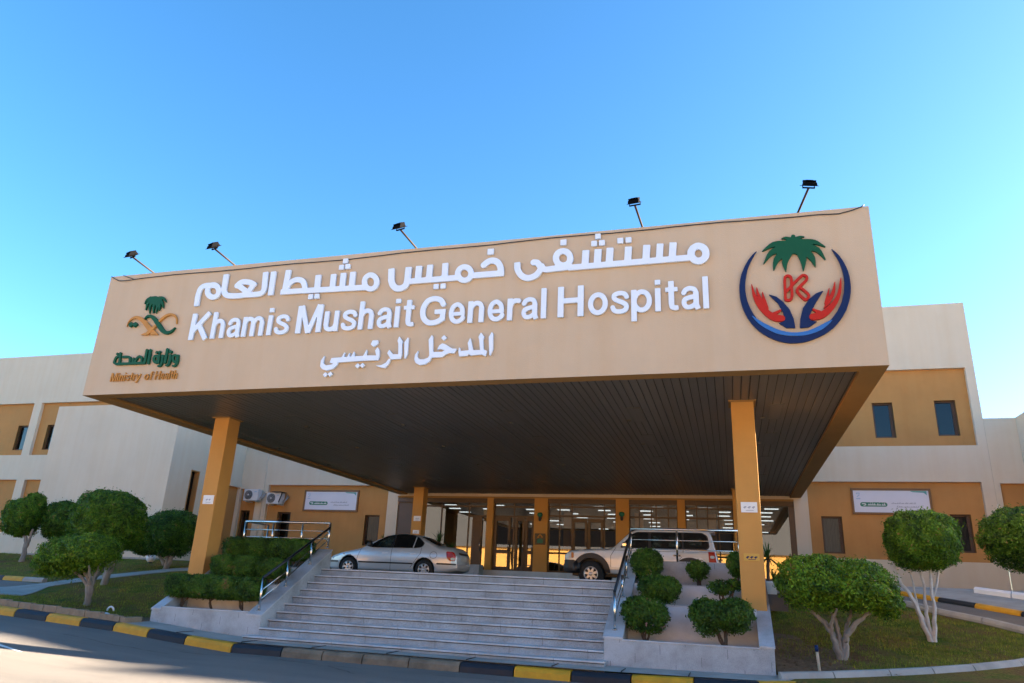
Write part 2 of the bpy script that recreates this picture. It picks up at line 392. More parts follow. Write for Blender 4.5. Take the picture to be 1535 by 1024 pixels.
def smooth_pts(pts, n=4):
    if len(pts) < 3: return pts
    closed = math.hypot(pts[0][0] - pts[-1][0], pts[0][1] - pts[-1][1]) < 1e-3; out = []; N = len(pts)
    for i in range(N - 1):
        a = pts[i - 1] if i > 0 else (pts[-2] if closed else pts[0]); b, c = pts[i], pts[i + 1]; d = pts[i + 2] if i + 2 < N else (pts[1] if closed else pts[-1])
        for k in range(n):
            t = k / n; out.append(tuple(.5 * (2 * b[j] + (c[j] - a[j]) * t + (2 * a[j] - 5 * b[j] + 4 * c[j] - d[j]) * t * t + (3 * b[j] - a[j] - 3 * c[j] + d[j]) * t ** 3) for j in range(len(b))))
    out.append(tuple(pts[-1])); return out
def smooth_strokes(g): return [(k, smooth_pts(p)) if k == 'S' and 3 <= len(p) < 22 else (k, p) for k, p in g]
# ------------------------------------------------------------------ terrain
BX = [-60, -20, -13, -9, -7.5, -6, 2, 5, 8, 12, 40]; BZ = [1.3, .75, .5, .30, .17, .06, .03, .10, .25, .45, .6]
def interp(x, xs, ys):
    if x <= xs[0]: return ys[0]
    for i in range(len(xs) - 1):
        if x <= xs[i + 1]: return ys[i] + (ys[i + 1] - ys[i]) * (x - xs[i]) / (xs[i + 1] - xs[i])
    return ys[-1]
def base(x): return interp(x, BX, BZ)
def height(x, y):
    b = base(x); p = .05 + .146 * (y + .5); k = .12
    h = max(b, p) + (max(0, k - abs(b - p)) ** 2) / (4 * k)
    return min(1.95, h)
def smooth01(t): t = max(0, min(1, t)); return t * t * (3 - 2 * t)
def ground_z(x, y):
    if y < -.62: return base(x) - .20
    h = height(x, y)
    if -11.2 < x < 6.2 and y > 2.6:
        k = min(smooth01((x + 11.2) / 1.2), smooth01((6.2 - x) / 1.2), smooth01((y - 2.6) / .6)); h = h + (min(h, 1.49) - h) * k
    if -9.3 < x < 5.05 and y < .5: h -= .14
    if -9.0 < x < 4.85 and -.1 < y < 3.3: h = min(h, .25)
    return h
# ================================================================== SETTING
xs = [-600, -200, -100] + list(np.arange(-60, -26, 2.0)) + list(np.arange(-26, 16, .4)) + list(np.arange(16, 42, 2.0)) + [60, 120, 250, 600]
ys = [-600, -200, -80, -40, -20, -8, -3, -1.2, -.70, -.60, -.5] + list(np.arange(-.3, 14.2, .35)) + [15, 17, 19, 30, 60, 200, 600]
mb = MB(); V = [(x, y, ground_z(x, y)) for y in ys for x in xs]; nx = len(xs)
mb.add(V, [(j * nx + i, j * nx + i + 1, (j + 1) * nx + i + 1, (j + 1) * nx + i) for j in range(len(ys) - 1) for i in range(nx - 1)], 0, True)
structure('ground', mb, 'lawn')

def drape(mb, poly, lift, res=.25, mi=0, hf=height): return shape(mb, [('P', poly)], res, lambda u, v, t: (u, v, hf(u, v) + lift - (0 if t else .06)), mi, True, 4)
# main road: follows the gentle rise to the left; kerb line at y = -.85, swinging back at the right
def kerb_y(x): return -.82 + (max(0, x - 4.7) ** 1.35) * .30
mb = MB()
rx = [-600, -200, -100] + list(np.arange(-60, 42, 1.0)) + [60, 120, 600]
ry = [-600, -200, -60, -30, -16, -8, -5, -3, -2]
n = len(ry) + 1; V = []
for x in rx:
    for y in ry: V.append((x, y, base(x) - .172))
    yk = kerb_y(min(x, 12)) + .06; V.append((x, yk, base(x) - .172))
mb.add(V, [(i * n + j, (i + 1) * n + j, (i + 1) * n + j + 1, i * n + j + 1) for i in range(len(rx) - 1) for j in range(n - 1)], 0, True)
structure('road', mb, 'asphalt')
# unseen pale apron added behind the camera to bounce warm sunlight forward
apx = [-120, -60, -20, -13, -9, -6, 2, 5, 8, 12, 40, 120]; mb = MB(); V = []
for x in apx: V += [(x, -60, base(x) - .165), (x, -17.5, base(x) - .165)]
mb.add(V, [(2 * i, 2 * i + 2, 2 * i + 3, 2 * i + 1) for i in range(len(apx) - 1)]); structure('bounce_apron', mb, 'apron')
# faded white road marking at the left
mb = MB(); shape(mb, [('P', [(-11.8, -3.22), (-7.62, -4.30), (-7.60, -4.36), (-11.8, -3.6)])], .03, lambda u, v, t: (u, v, base(u) - .166 - (0 if t else .004)), 0, False, 8)
structure('road_marking', mb, 'paint_line')

# cracks in the asphalt
rg = random.Random(12)
mb = MB()
for (x, y, L, a) in ((-4.6, -1.25, 2.4, -.22), (-3.2, -1.6, 1.3, -.7), (-9.0, -2.2, 2.8, .05), (-1.0, -1.5, 1.6, -.1), (-6.5, -1.7, 1.5, .3)):
    P = [(x, y, .012)]; k = int(L / .18)
    for i in range(k): P.append((P[-1][0] + .18 * math.cos(a) + rg.uniform(-.03, .03), P[-1][1] + .18 * math.sin(a) + rg.uniform(-.07, .07), rg.uniform(.004, .016)))
    shape(mb, [('S', P)], .012, lambda u, v, t: (u, v, base(u) - .1685 - (0 if t else .003)), 0, False, 6)
structure('road_crack', mb, 'crack')
# painted kerb
def kerb(mb, path, cols, top, hf, w=.24, h=.16, gap=.012):
    """blocks along a path [(x,y)...] ; cols[i] is the material of block i; profile leans back a little"""
    for i in range(len(path) - 1):
        (x0, y0), (x1, y1) = path[i], path[i + 1]; L = math.hypot(x1 - x0, y1 - y0); ux, uy = (x1 - x0) / L, (y1 - y0) / L; nxx, nyy = -uy, ux
        sub = max(1, int(L / .6)); e = gap / L
        prof = [(0, -h - .06), (.012, -h * .42), (.06, -.012), (.085, 0), (w, .004), (w, -.25)]
        rows = []
        for k in range(sub + 1):
            t = e + (1 - 2 * e) * k / sub; x = x0 + (x1 - x0) * t; y = y0 + (y1 - y0) * t; z = hf(x, y) + top
            rows.append([(x + nxx * a, y + nyy * a, z + b) for a, b in prof])
        vs = [p for r_ in rows for p in r_]; m = len(prof)
        fs = [(k * m + j, (k + 1) * m + j, (k + 1) * m + j + 1, k * m + j + 1) for k in range(sub) for j in range(m - 1)]
        fs += [tuple(range(m)), tuple(sub * m + j for j in range(m - 1, -1, -1))]
        mb.add(vs, fs, cols[i])
bnds = [-60]
x = -60
while x < -13.4: x += 1.07; bnds.append(x)
bnds += [-12.02, -11.05, -10.05, -9.1, -8.15, -7.15, -5.95, -4.75, -3.8, -2.9, -1.9, -.84, .23, 1.32, 2.41, 3.5, 4.6, 5.6, 6.6, 7.6, 8.6, 9.6, 10.6]
cols = []
for i in range(len(bnds) - 1):
    c = (bnds[i] + bnds[i + 1]) / 2
    cols.append(2 if -4.75 < c < -.84 else None)
i0 = next(i for i in range(len(bnds)) if abs(bnds[i] + 12.02) < .01)
for i in range(len(cols)):
    if cols[i] is None:
        if bnds[i] < -4.8: cols[i] = 1 if (i - i0) % 2 == 0 else 0
        else: cols[i] = 1 if (round((bnds[i] + .84) / 1.08)) % 2 == 0 else 0
mb = MB(); kerb(mb, [(x, kerb_y(x)) for x in bnds], cols, 0, lambda x, y: base(x))
structure('kerb', mb, ['yellow', 'navy', 'kerbstone'])

# pavement in front of the stairs and planters
mb = MB()
px = [-9.25, -8.5, -8, -7.5, -7, -6.5, -6, -5, -3, -1, 1, 2, 3, 4, 5.05]; V = []
for x in px: V += [(x, -.585, height(x, -.585) - .002), (x, .45, height(x, -.5) + .012)]
mb.add(V, [(2 * i, 2 * i + 2, 2 * i + 3, 2 * i + 1) for i in range(len(px) - 1)])
structure('pavement', mb, 'concrete')
mb = MB()
for x in (-7.6, -5.9, -4.2, -2.5, -.8, .9, 2.2, 3.4): mb.box(x, x + .012, -.57, .0, height(x, -.5) - .01, height(x, -.5) + .0125)
structure('pavement_joint', mb, 'groove')

# low block edging of the two front lawns
mb = MB()
x = -26.0
while x < -9.3:
    w = .36 + .1 * random.random(); a = x; b = min(x + w - .012, -9.22)
    y0 = -.56 + .02 * random.random(); z = base(x)
    mb.box(a, b, y0, y0 + .15, z - .15, z + .115 + .02 * random.random(), 0, .012); x += w
mb.box(-9.2, -9.06, -.55, -.02, base(-9.1) - .1, base(-9.1) + .11, 0, .012)
structure('left_lawn_edging', mb, 'brick')
RL = [(4.98, -.30), (5.9, .06), (6.9, .55), (7.7, 1.0), (8.5, 1.5), (9.5, 2.2), (10.6, 3.2), (11.4, 4.2)]
mb = MB(); kerb(mb, RL, [0] * 7, .10, height, .16, .22)
structure('right_lawn_edging', mb, 'concrete')
# ramp lane at the right with its two kerbs, climbing to the forecourt
rear = [(5.6, 11.2), (7.6, 10.2), (8.82, 9.0), (9.4, 7.75), (10.1, 6.7), (10.7, 5.4), (11.3, 4.3)]
yk = [(6.0, 13.2), (8.2, 12.3), (9.15, 11.0), (9.95, 10.0), (10.65, 9.15), (11.4, 8.05), (12.2, 6.8), (13.0, 5.6)]
mb = MB(); drape(mb, rear + yk[::-1], .012)
structure('right_ramp_road', mb, 'asphalt')
mb = MB(); kerb(mb, rear, [0] * 6, .15, height, .18, .2)
structure('ramp_inner_kerb', mb, 'concrete')
def densify(p, step):
    out = [p[0]]; acc = 0; 
    for a, b in zip(p, p[1:]):
        L = math.hypot(b[0] - a[0], b[1] - a[1]); k = max(1, round(L / step))
        for i in range(1, k + 1): out.append((a[0] + (b[0] - a[0]) * i / k, a[1] + (b[1] - a[1]) * i / k))
    return out
ykd = densify(yk, 1.25)
mb = MB(); kerb(mb, [(x, y) for x, y in ykd], [1 if i % 2 == 0 else 0 for i in range(len(ykd) - 1)], .14, height, .2, .17)
structure('ramp_outer_kerb', mb, ['yellow', 'navy'])
mb = MB(); drape(mb, [(x + .1, y + .15) for x, y in yk] + [(16, 9.0), (16, 14.6), (6.0, 16)], .10)
structure('side_pavement', mb, 'concrete')
mb = MB(); kerb(mb, [(11.35, 11.6), (12.1, 10.8), (13.0, 9.8), (14.0, 8.6)], [0] * 3, .28, height, .15, .15)
tag(structure('white_edging', mb, 'white'))
# lane at the left with kerb, and a footpath to the tower
lane = [(-30, 3.2), (-22, 2.9), (-19.4, 3.1), (-18.2, 4.1), (-18.1, 5.15), (-19.0, 5.3), (-21.5, 5.5), (-30, 5.9)]
mb = MB(); drape(mb, lane, .012)
structure('left_lane', mb, 'asphalt')
lk = [(-30, 6.0), (-27.5, 5.9), (-25, 5.75), (-22.6, 5.6), (-21.3, 5.55), (-20.2, 5.5), (-19.25, 5.45), (-18.3, 5.4)]
mb = MB(); kerb(mb, lk, [1, 0, 1, 0, 1, 0, 2][-7:], .15, height, .2, .17)
structure('left_lane_kerb', mb, ['yellow', 'navy', 'concrete'])
mb = MB(); drape(mb, [(-18.6, 3.5), (-16.3, 1.9), (-15.6, 2.4), (-17.2, 4.7), (-17.15, 6.5), (-16.3, 9.3), (-13.4, 11.4), (-13.4, 12.4), (-16.9, 10.0), (-17.9, 7.2), (-18.1, 4.9)], .02)
structure('left_footpath', mb, 'concrete')
mb = MB(); kerb(mb, [(-18.35, 3.6), (-17.2, 2.7), (-16.2, 1.95)], [0, 0], .07, height, .1, .06)
structure('lane_edge_line', mb, ['yellow'])

# bare strip of soil and dry needles beside the right planter
mb = MB(); drape(mb, [(4.95, -.1), (5.5, .12), (6.1, .42), (6.45, .9), (6.2, 1.3), (6.45, 1.9), (6.1, 2.6), (5.7, 2.9), (5.55, 3.8), (5.0, 4.0)], .012, .08)
structure('bare_soil', mb, 'needles')
mb = MB(); drape(mb, [(-9.1, -.3), (-9.7, -.35), (-10.2, .0), (-10.0, .5), (-9.7, .9), (-9.6, 1.6), (-9.2, 2.0), (-9.05, 2.2)], .012, .08)
structure('bare_soil', mb, 'needles')
# fallen leaves and twigs
def litter(name, label, spots, n, seed):
    rg = random.Random(seed); mb = MB()
    for k in range(n):
        cx, cy, rr = rg.choice(spots); a = rg.uniform(0, 6.28); r = rr * math.sqrt(rg.random()); x, y = cx + r * math.cos(a), cy + r * math.sin(a); z = ground_z(x, y) + .016 + rg.uniform(0, .01); b = rg.uniform(0, 6.28); l = rg.uniform(.02, .06); w = rg.uniform(.004, .02); c, s = math.cos(b), math.sin(b)
        mb.add([(x - c * l, y - s * l, z), (x + s * w, y - c * w, z + .008), (x + c * l, y + s * l, z + .004), (x - s * w, y + c * w, z + .008)], [(0, 1, 2, 3)])
    tag(mb.build(name, 'deadleaf'), label, 'leaves', kind='stuff')
litter('fallen_leaves', 'dry fallen leaves and needles below the low spreading tree', [(5.6, 1.2, 1.0), (6.3, 1.6, 1.3), (5.4, 2.6, .8), (8.3, 3.4, 1.2), (9.0, 3.0, .7)], 900, 3)
litter('fallen_leaves', 'dry fallen leaves on the left lawn', [(-12.5, 1.4, 1.6), (-9.7, .5, .6), (-11, .6, 1.0)], 500, 4)
# grass blades (nobody could count them)
def inpoly(x, y, P):
    c = False; n = len(P)
    for i in range(n):
        x0, y0 = P[i]; x1, y1 = P[(i + 1) % n]
        if (y0 > y) != (y1 > y) and x < (x1 - x0) * (y - y0) / (y1 - y0) + x0: c = not c
    return c
def grass(name, label, P, n, seed, bare=None):
    rg = random.Random(seed); mb = MB(); x0 = min(p[0] for p in P); x1 = max(p[0] for p in P); y0 = min(p[1] for p in P); y1 = max(p[1] for p in P)
    V = []; F = []; k = 0
    while k < n:
        x = rg.uniform(x0, x1); y = rg.uniform(y0, y1)
        q = math.sin(x * 2.1 + seed) * math.sin(y * 1.7 + 1.3 * seed) + .6 * math.sin(x * 5.3 + y * 4.1)
        if q < rg.uniform(-1.3, .4): k += .25; continue
        if not inpoly(x, y, P): k += .05; continue
        if bare and bare(x, y) > rg.random(): k += .3; continue
        z = ground_z(x, y); h = rg.uniform(.03, .075); a = rg.uniform(0, 6.28); w = .006; l = rg.uniform(.0, .045); c, s = math.cos(a), math.sin(a); b = len(V)
        V += [(x - s * w, y + c * w, z - .01), (x + s * w, y - c * w, z - .01), (x + c * l, y + s * l, z + h)]; F.append((b, b + 1, b + 2)); k += 1
    mb.add(V, F); o = mb.build(name, 'grass'); tag(o, label, 'grass', kind='stuff')
grass('grass', 'short patchy green grass of the lawn right of the stairs', [(5.05, -.1), (6.9, .75), (8.5, 1.7), (9.5, 2.45), (11.2, 4.2), (10.6, 5.2), (10.0, 6.5), (9.2, 7.6), (8.6, 8.8), (5.2, 9.5)], 26000, 3,
      lambda x, y: max(0, 1.25 - math.hypot((x - 5.4) / 1.15, (y - .9) / 1.5)))
grass('grass', 'trimmed green grass of the sloping lawn left of the stairs', [(-19, -.35), (-9.25, -.35), (-9.0, 3.5), (-11, 8), (-13.4, 11), (-16, 9), (-16.8, 6), (-15.4, 2.2), (-17.2, 2.0)], 26000, 5,
      lambda x, y: max(0, 1.0 - math.hypot((x + 9.4) / .9, (y - .6) / 1.6)))
grass('grass', 'green grass strip below the left wing wall', [(-30, 6.3), (-18.3, 5.8), (-18.0, 7.2), (-17, 10), (-14, 12), (-20, 12.2), (-32, 16.8)], 14000, 8)

# ================================================================== STAIRS, CHEEKS, PLANTERS
RI, TR = .17, .298; SX0, SX1 = -6.092, 1.741
st = thing('entrance_stairs', 'wide flight of ten grey granite steps below the canopy', 'stairs', (-2.2, 1.3, 0))
mb = MB(); tb = MB(); jb = MB()
for k in range(10):
    y = TR * k; z0 = RI * k; z1 = RI * (k + 1)
    a, b = (SX0 - .36 - .02 + .02, SX1 + .06) if k == 0 else (SX0, SX1)
    if k == 0: a = -6.28
    mb.quad((a, y, z0 - (.3 if k == 0 else 0)), (b, y, z0 - (.3 if k == 0 else 0)), (b, y, z1 - .032), (a, y, z1 - .032))
    yb = y + TR if k < 9 else 3.3
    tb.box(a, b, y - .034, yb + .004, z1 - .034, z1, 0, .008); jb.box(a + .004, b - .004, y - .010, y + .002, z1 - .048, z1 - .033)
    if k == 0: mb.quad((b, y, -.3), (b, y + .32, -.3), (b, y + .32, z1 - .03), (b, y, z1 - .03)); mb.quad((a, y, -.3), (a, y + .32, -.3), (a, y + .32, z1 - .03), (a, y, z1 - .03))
mb.build('riser', 'granite', st); tb.build('tread', 'tread', st); jb.build('nosing_shadow_joint', 'groove', st)  # dark strip under each nosing paints in its shadow line and dirty joint
SL = RI / TR
def cap_z(y): return .605 + (y - .298) * SL
def cheek(nm, lab, x0, x1, yend=3.1):
    t = thing(nm, lab, 'wall', ((x0 + x1) / 2, .3, 0))
    y0 = .298; mb = MB(); zt = cap_z(yend)
    mb.prism([(y0, -.2), (yend, -.2), (yend, zt - .035), (y0, cap_z(y0) - .035)], x0, x1); mb.build('wall_body', 'planterwall', t)
    mb = MB(); e = .018
    mb.prism([(y0 - e, cap_z(y0) - .035), (yend, zt - .035), (yend, zt), (y0 - e, cap_z(y0) + .002)], x0 - e, x1 + e); mb.build('wall_cap', 'cap', t)
cheek('stair_wall', 'sloping granite side wall along the left edge of the stairs', -6.46, SX0 - .002)
cheek('stair_wall', 'sloping granite side wall along the right edge of the stairs', SX1 + .002, 2.10)
def planter(lab, x0, x1, wall_side, zf, tiers):
    t = thing('terraced_planter', lab, 'planter', ((x0 + x1) / 2, .3, 0))
    w0, w1 = (x0, x0 + .25) if wall_side < 0 else (x1 - .25, x1)
    i0, i1 = (x0 + .25, x1) if wall_side < 0 else (x0, x1 - .25)
    mb = MB(); mb.box(i0, i1, .300, .42, -.2, zf - .03); mb.build('front_wall', 'planterwall', t)
    mb = MB(); mb.box(i0, i1, .285, .425, zf - .03, zf, 0, .006); mb.build('front_coping', 'cap', t)
    mb = MB(); mb.prism([(.298, -.2), (3.1, -.2), (3.1, cap_z(3.1) - .035), (.298, cap_z(.298) - .035)], w0, w1); mb.build('side_wall', 'planterwall', t)
    mb = MB(); mb.prism([(.28, cap_z(.298) - .035), (3.1, cap_z(3.1) - .035), (3.1, cap_z(3.1)), (.28, cap_z(.298) + .002)], w0 - .015, w1 + .015); mb.build('side_coping', 'cap', t)
    for (yt, zt, m) in tiers:
        mb = MB(); mb.box(i0, i1, yt, yt + .12, -.1, zt - .02); mb.build('terrace_wall', m, t)
        mb = MB(); mb.box(i0, i1, yt - .012, yt + .125, zt - .02, zt, 0, .004); mb.build('terrace_coping', 'cap', t)
    yy = [.42] + [q[0] for q in tiers]; zz = [zf - .08] + [q[1] - .08 for q in tiers]
    mb = MB()
    for i in range(len(tiers)):
        ya = yy[i] + (.12 if i else 0); yb = yy[i + 1]
        g = 14; V = [(i0 + (i1 - i0) * a / g, ya + (yb - ya) * b / 4, zz[i] + random.uniform(-.025, .025)) for b in range(5) for a in range(g + 1)]
        mb.add(V, [(b * (g + 1) + a, b * (g + 1) + a + 1, (b + 1) * (g + 1) + a + 1, (b + 1) * (g + 1) + a) for b in range(4) for a in range(g)], 0, True)
    mb.build('soil', 'soil', t)
    return t
planter('grey granite planter stepping up with loose shrubs, right of the stairs', 2.10, 4.92, 1, .575, [(1.2, 1.235, 'terrace'), (2.1, 1.655, 'terrace'), (3.1, 2.19, 'planterwall')])
planter('grey granite planter stepping up with clipped hedges, left of the stairs', -9.12, -6.46, -1, .66, [(1.2, 1.26, 'terrace'), (2.1, 1.70, 'terrace'), (3.1, 2.19, 'planterwall')])

# forecourt, walkway and entrance plinth
mb = MB(); mb.box(-10.4, 5.4, 3.22, 11.6, 1.2, 1.552); structure('forecourt', mb, 'asphalt')
mb = MB(); mb.box(-10.9, 6.6, 11.6, 17.2, 1.2, 1.74, 0, .01); structure('walkway', mb, 'concrete')
mb = MB(); mb.box(-11.1, 6.8, 17.05, 19, 1.3, 2.16, 0, .01); structure('entrance_plinth', mb, 'terrace')

# ------------------------------------------------------------------ hand rails
def rail_run(mb, pts, r, m=0): mb.tube(pts, r, 10, m)
def stair_rail(lab, x, ys_, hs, horiz_x, yz):
    t = thing('handrail', lab, 'railing', (x, ys_[0], cap_z(ys_[0])))
    tops = []
    for y, h in zip(ys_, hs):
        z = cap_z(y); mb = MB(); mb.tube([(x, y, z), (x, y, z + h)], .026, 12); mb.lathe([(.0, 0), (.06, 0), (.06, .012), (.03, .02)], (x, y, z), 'z', 16); mb.build('post', 'steel', t)
        tops.append((x, y, z + h))
    mb = MB(); rail_run(mb, [(x, tops[0][1] - .0, tops[0][2]), (x, tops[-1][1], tops[-1][2] - .12)], .031); mb.build('top_rail', 'black_steel', t)
    for f in (.34, .62):
        mb = MB(); rail_run(mb, [(x, y, cap_z(y) + (z - cap_z(y)) * f) for (_, y, z) in tops], .012); mb.build('thin_rail', 'steel', t)
    y4, z4 = tops[-1][1], tops[-1][2]
    xsn = horiz_x
    mb = MB(); rail_run(mb, [(x, y4, z4), (xsn[-1], y4, z4)], .03); mb.build('top_rail', 'steel', t)
    for px_ in xsn: 
        mb = MB(); mb.tube([(px_, y4, 2.18), (px_, y4, z4)], .024, 12); mb.build('post', 'steel', t)
    for dz in yz:
        mb = MB(); rail_run(mb, [(x, y4, z4 - dz), (xsn[-1], y4, z4 - dz)], .013); mb.build('thin_rail', 'steel', t)
    return t, z4, y4
t, z4, y4 = stair_rail('stainless railing up the left side of the stairs, turning behind the clipped hedges', -6.27, [.43, 1.39, 2.36, 3.16], [.72, .60, .62, .66], [-7.12, -8.05, -8.97], [.22, .42])
mb = MB(); mb.tube([(-8.97, y4, z4), (-8.97, y4 + 1.1, z4)], .026); mb.tube([(-8.97, y4 + 1.1, 1.7), (-8.97, y4 + 1.1, z4)], .024); mb.tube([(-8.97, y4, z4 - .42), (-8.97, y4 + 1.1, z4 - .42)], .013); mb.build('return_rail', 'steel', t)
stair_rail('stainless railing up the right side of the stairs, turning in front of the off-roader', 1.93, [.50, 1.60, 2.30, 3.08], [.73, .46, .50, .72], [3.02, 4.42], [.25, .46])
# ================================================================== HOSPITAL BUILDING
YD = 17.685; RD = .18
hb = thing('hospital_building', 'two storey cream hospital block with ochre recessed panels and small brown windows', 'building', (0, YD, 1.95))
def holes_wall(mb, x0, x1, z0, z1, holes, y, mi=0):
    X = sorted({x0, x1, *[min(max(v, x0), x1) for h in holes for v in h[:2]]}); Z = sorted({z0, z1, *[min(max(v, z0), z1) for h in holes for v in h[2:]]})
    for i in range(len(X) - 1):
        for j in range(len(Z) - 1):
            cx, cz = (X[i] + X[i + 1]) / 2, (Z[j] + Z[j + 1]) / 2
            if any(h[0] < cx < h[1] and h[2] < cz < h[3] for h in holes): continue
            mb.quad((X[i], y, Z[j]), (X[i + 1], y, Z[j]), (X[i + 1], y, Z[j + 1]), (X[i], y, Z[j + 1]), mi)
def reveal(mb, h, y0, y1, mi=0, sides='lrtb'):
    a, b, c, d = h
    if 'l' in sides: mb.quad((a, y0, c), (a, y0, d), (a, y1, d), (a, y1, c), mi)
    if 'r' in sides: mb.quad((b, y0, d), (b, y0, c), (b, y1, c), (b, y1, d), mi)
    if 't' in sides: mb.quad((a, y0, d), (b, y0, d), (b, y1, d), (a, y1, d), mi)
    if 'b' in sides: mb.quad((b, y0, c), (a, y0, c), (a, y1, c), (b, y1, c), mi)
REC = [  # x0,x1,z0,z1, windows in it (x0,x1,z0,z1,curtain)
    (-47, -35.76, 7.61, 10.765, [(-36.76, -35.93, 7.95, 9.44, 0), (-40.0, -39.2, 7.95, 9.44, 0)]),
    (-35.17, -24.0, 7.61, 10.765, [(-34.50, -33.74, 7.955, 9.45, 0)]),
    (-47, -35.59, 3.2, 6.172, [(-38.0, -36.62, 3.35, 4.85, 0)]),
    (-34.985, -28.0, 3.2, 6.176, []),
    (-20.19, -19.20, 1.5, 5.735, [(-20.1, -19.56, 2.6, 4.65, 0)]),
    (-18.535, -11.72, 2.35, 5.945, [(-17.9, -17.13, 3.05, 4.605, 0), (-12.94, -12.15, 3.08, 4.53, 1)]),
    (7.41, 13.85, 3.14, 6.20, [(7.88, 8.665, 3.335, 4.805, 1), (12.61, 13.34, 3.50, 4.955, 1)]),
    (2.0, 13.94, 7.66, 10.92, [(10.29, 11.075, 8.04, 9.545, 0), (12.645, 13.43, 8.095, 9.582, 0)]),
]
ENT = (-11.15, 6.85, -1, 5.385)
mb = MB()
allh = [r[:4] for r in REC] + [ENT]
holes_wall(mb, -60, 14.27, .8, 13.8, allh, YD)
mb.quad((14.27, YD, 8.75), (14.27, YD + 28, 8.75), (14.27, YD + 28, 13.8), (14.27, YD, 13.8))
for r in REC: reveal(mb, r[:4], YD, YD + RD)
reveal(mb, ENT, YD, YD + .5, 0, 'lr')
mb.build('outer_wall', 'cream', hb)
for r in REC:
    mb = MB(); holes_wall(mb, r[0], r[1], r[2], r[3], [w[:4] for w in r[4]], YD + RD); mb.build('recessed_panel', 'orange', hb)
mb = MB(); mb.box(-60, 14.25, YD + .02, YD + 28, 13.62, 13.78); mb.build('roof', 'roof', hb)
mb = MB(); mb.quad((-60, YD + 28, .8), (-60, YD, .8), (-60, YD, 13.8), (-60, YD + 28, 13.8)); mb.quad((14.27, YD + 28, .8), (-60, YD + 28, .8), (-60, YD + 28, 13.8), (14.27, YD + 28, 13.8)); mb.build('rear_wall', 'cream', hb)
def window(w, y, parent, curtain, base_=0):
    a, b, c, d = w; dep = .22
    mb = MB(); reveal(mb, (a, b, c, d), y, y + dep + .05, 0)
    fr = .075; f = MB()
    f.box(a, a + fr, y + dep - .07, y + dep, c, d); f.box(b - fr, b, y + dep - .07, y + dep, c, d)
    f.box(a + fr, b - fr, y + dep - .07, y + dep, d - fr, d); f.box(a + fr, b - fr, y + dep - .07, y + dep, c, c + fr)
    f.box(b - fr - .05, b - fr, y + dep - .055, y + dep + .01, c + fr, d - fr)
    f.box(b - fr - .035, b - fr - .015, y + dep - .095, y + dep - .055, (c + d) / 2 - .05, (c + d) / 2 + .05)
    wo = mb.build('window', 'reveal', parent)
    f.build('frame', 'winframe', wo)
    g = MB(); g.quad((a + fr, y + dep - .02, c + fr), (b - fr - .05, y + dep - .02, c + fr), (b - fr - .05, y + dep - .02, d - fr), (a + fr, y + dep - .02, d - fr)); g.build('pane', 'winglass', wo)
    if curtain:
        n = 60; k = MB(); V = []
        for i in range(n + 1):
            x = a + .03 + (b - a - .06) * i / n; yy = y + dep + .10 + .03 * math.sin(i * 1.35) + .012 * math.sin(i * .5); V += [(x, yy, c), (x, yy, d)]
        k.add(V, [(2 * i, 2 * i + 2, 2 * i + 3, 2 * i + 1) for i in range(n)], 0, True); k.build('curtain', 'curtain', wo)
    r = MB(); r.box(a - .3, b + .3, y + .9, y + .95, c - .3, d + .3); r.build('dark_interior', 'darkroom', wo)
for r in REC:
    for w in r[4]: window(w[:4], YD + RD, hb, w[4])

# right low wing, stepping forward beyond x = 15.4
rw = thing('hospital_wing', 'lower cream wing at the right edge with an ochre recess', 'building', (22, 14, 1.95))
mb = MB()
hD = (14.48, 15.4, 3.12, 6.15)
holes_wall(mb, 14.275, 15.4, .8, 8.755, [hD], YD)
reveal(mb, hD, YD, YD + RD, 0, 'ltb')
hS = (13.2, YD, 3.12, 6.15)
mb.quad((15.4, YD, 6.15), (15.4, 11.8, 6.15), (15.4, 11.8, 8.755), (15.4, YD, 8.755)); mb.quad((15.4, YD, .6), (15.4, 11.8, .6), (15.4, 11.8, 3.12), (15.4, YD, 3.12)); mb.quad((15.4, 13.2, 3.12), (15.4, 11.8, 3.12), (15.4, 11.8, 6.15), (15.4, 13.2, 6.15))
mb.quad((15.4, YD + RD, 6.15), (15.4 + .18, YD + RD, 6.15), (15.58, 13.2, 6.15), (15.4, 13.2, 6.15))
mb.quad((15.4, 11.8, .6), (24, 11.8, .6), (24, 11.8, 8.755), (15.4, 11.8, 8.755))
mb.build('outer_wall', 'cream', rw)
mb = MB(); mb.quad((14.48, YD + RD, 3.12), (15.58, YD + RD, 3.12), (15.58, YD + RD, 6.15), (14.48, YD + RD, 6.15)); mb.build('recessed_panel', 'orange', rw); mb = MB(); mb.quad((15.58, YD + RD, 3.12), (15.58, 13.2, 3.12), (15.58, 13.2, 6.15), (15.58, YD + RD, 6.15)); mb.build('recessed_panel', 'orange', rw)
mb = MB(); mb.box(15.41, 26, 11.81, 45, 8.6, 8.74); mb.box(14.28, 15.41, YD + .01, 45, 8.6, 8.74); mb.build('roof', 'roof', rw)
# unseen block added further right to cast shade; roof step shapes the sun patch
tb_ = thing('shade_block', 'tall cream block added unseen beyond the right wing for its shade', 'building', (50, 24, 1.95))
mb = MB(); mb.box(24.02, 44.3, YD, YD + 26, .3, 13.8); mb.box(44.302, 110, YD - .02, YD + 26, .3, 14.32); mb.build('outer_wall', 'cream', tb_)
mb = MB(); 
for x in np.arange(26, 92, 4.0):
    for z in (3.3, 8.0): mb.box(x, x + 1.0, YD - .02, YD + .05, z, z + 1.5, 0)
mb.build('window', 'winframe', tb_)

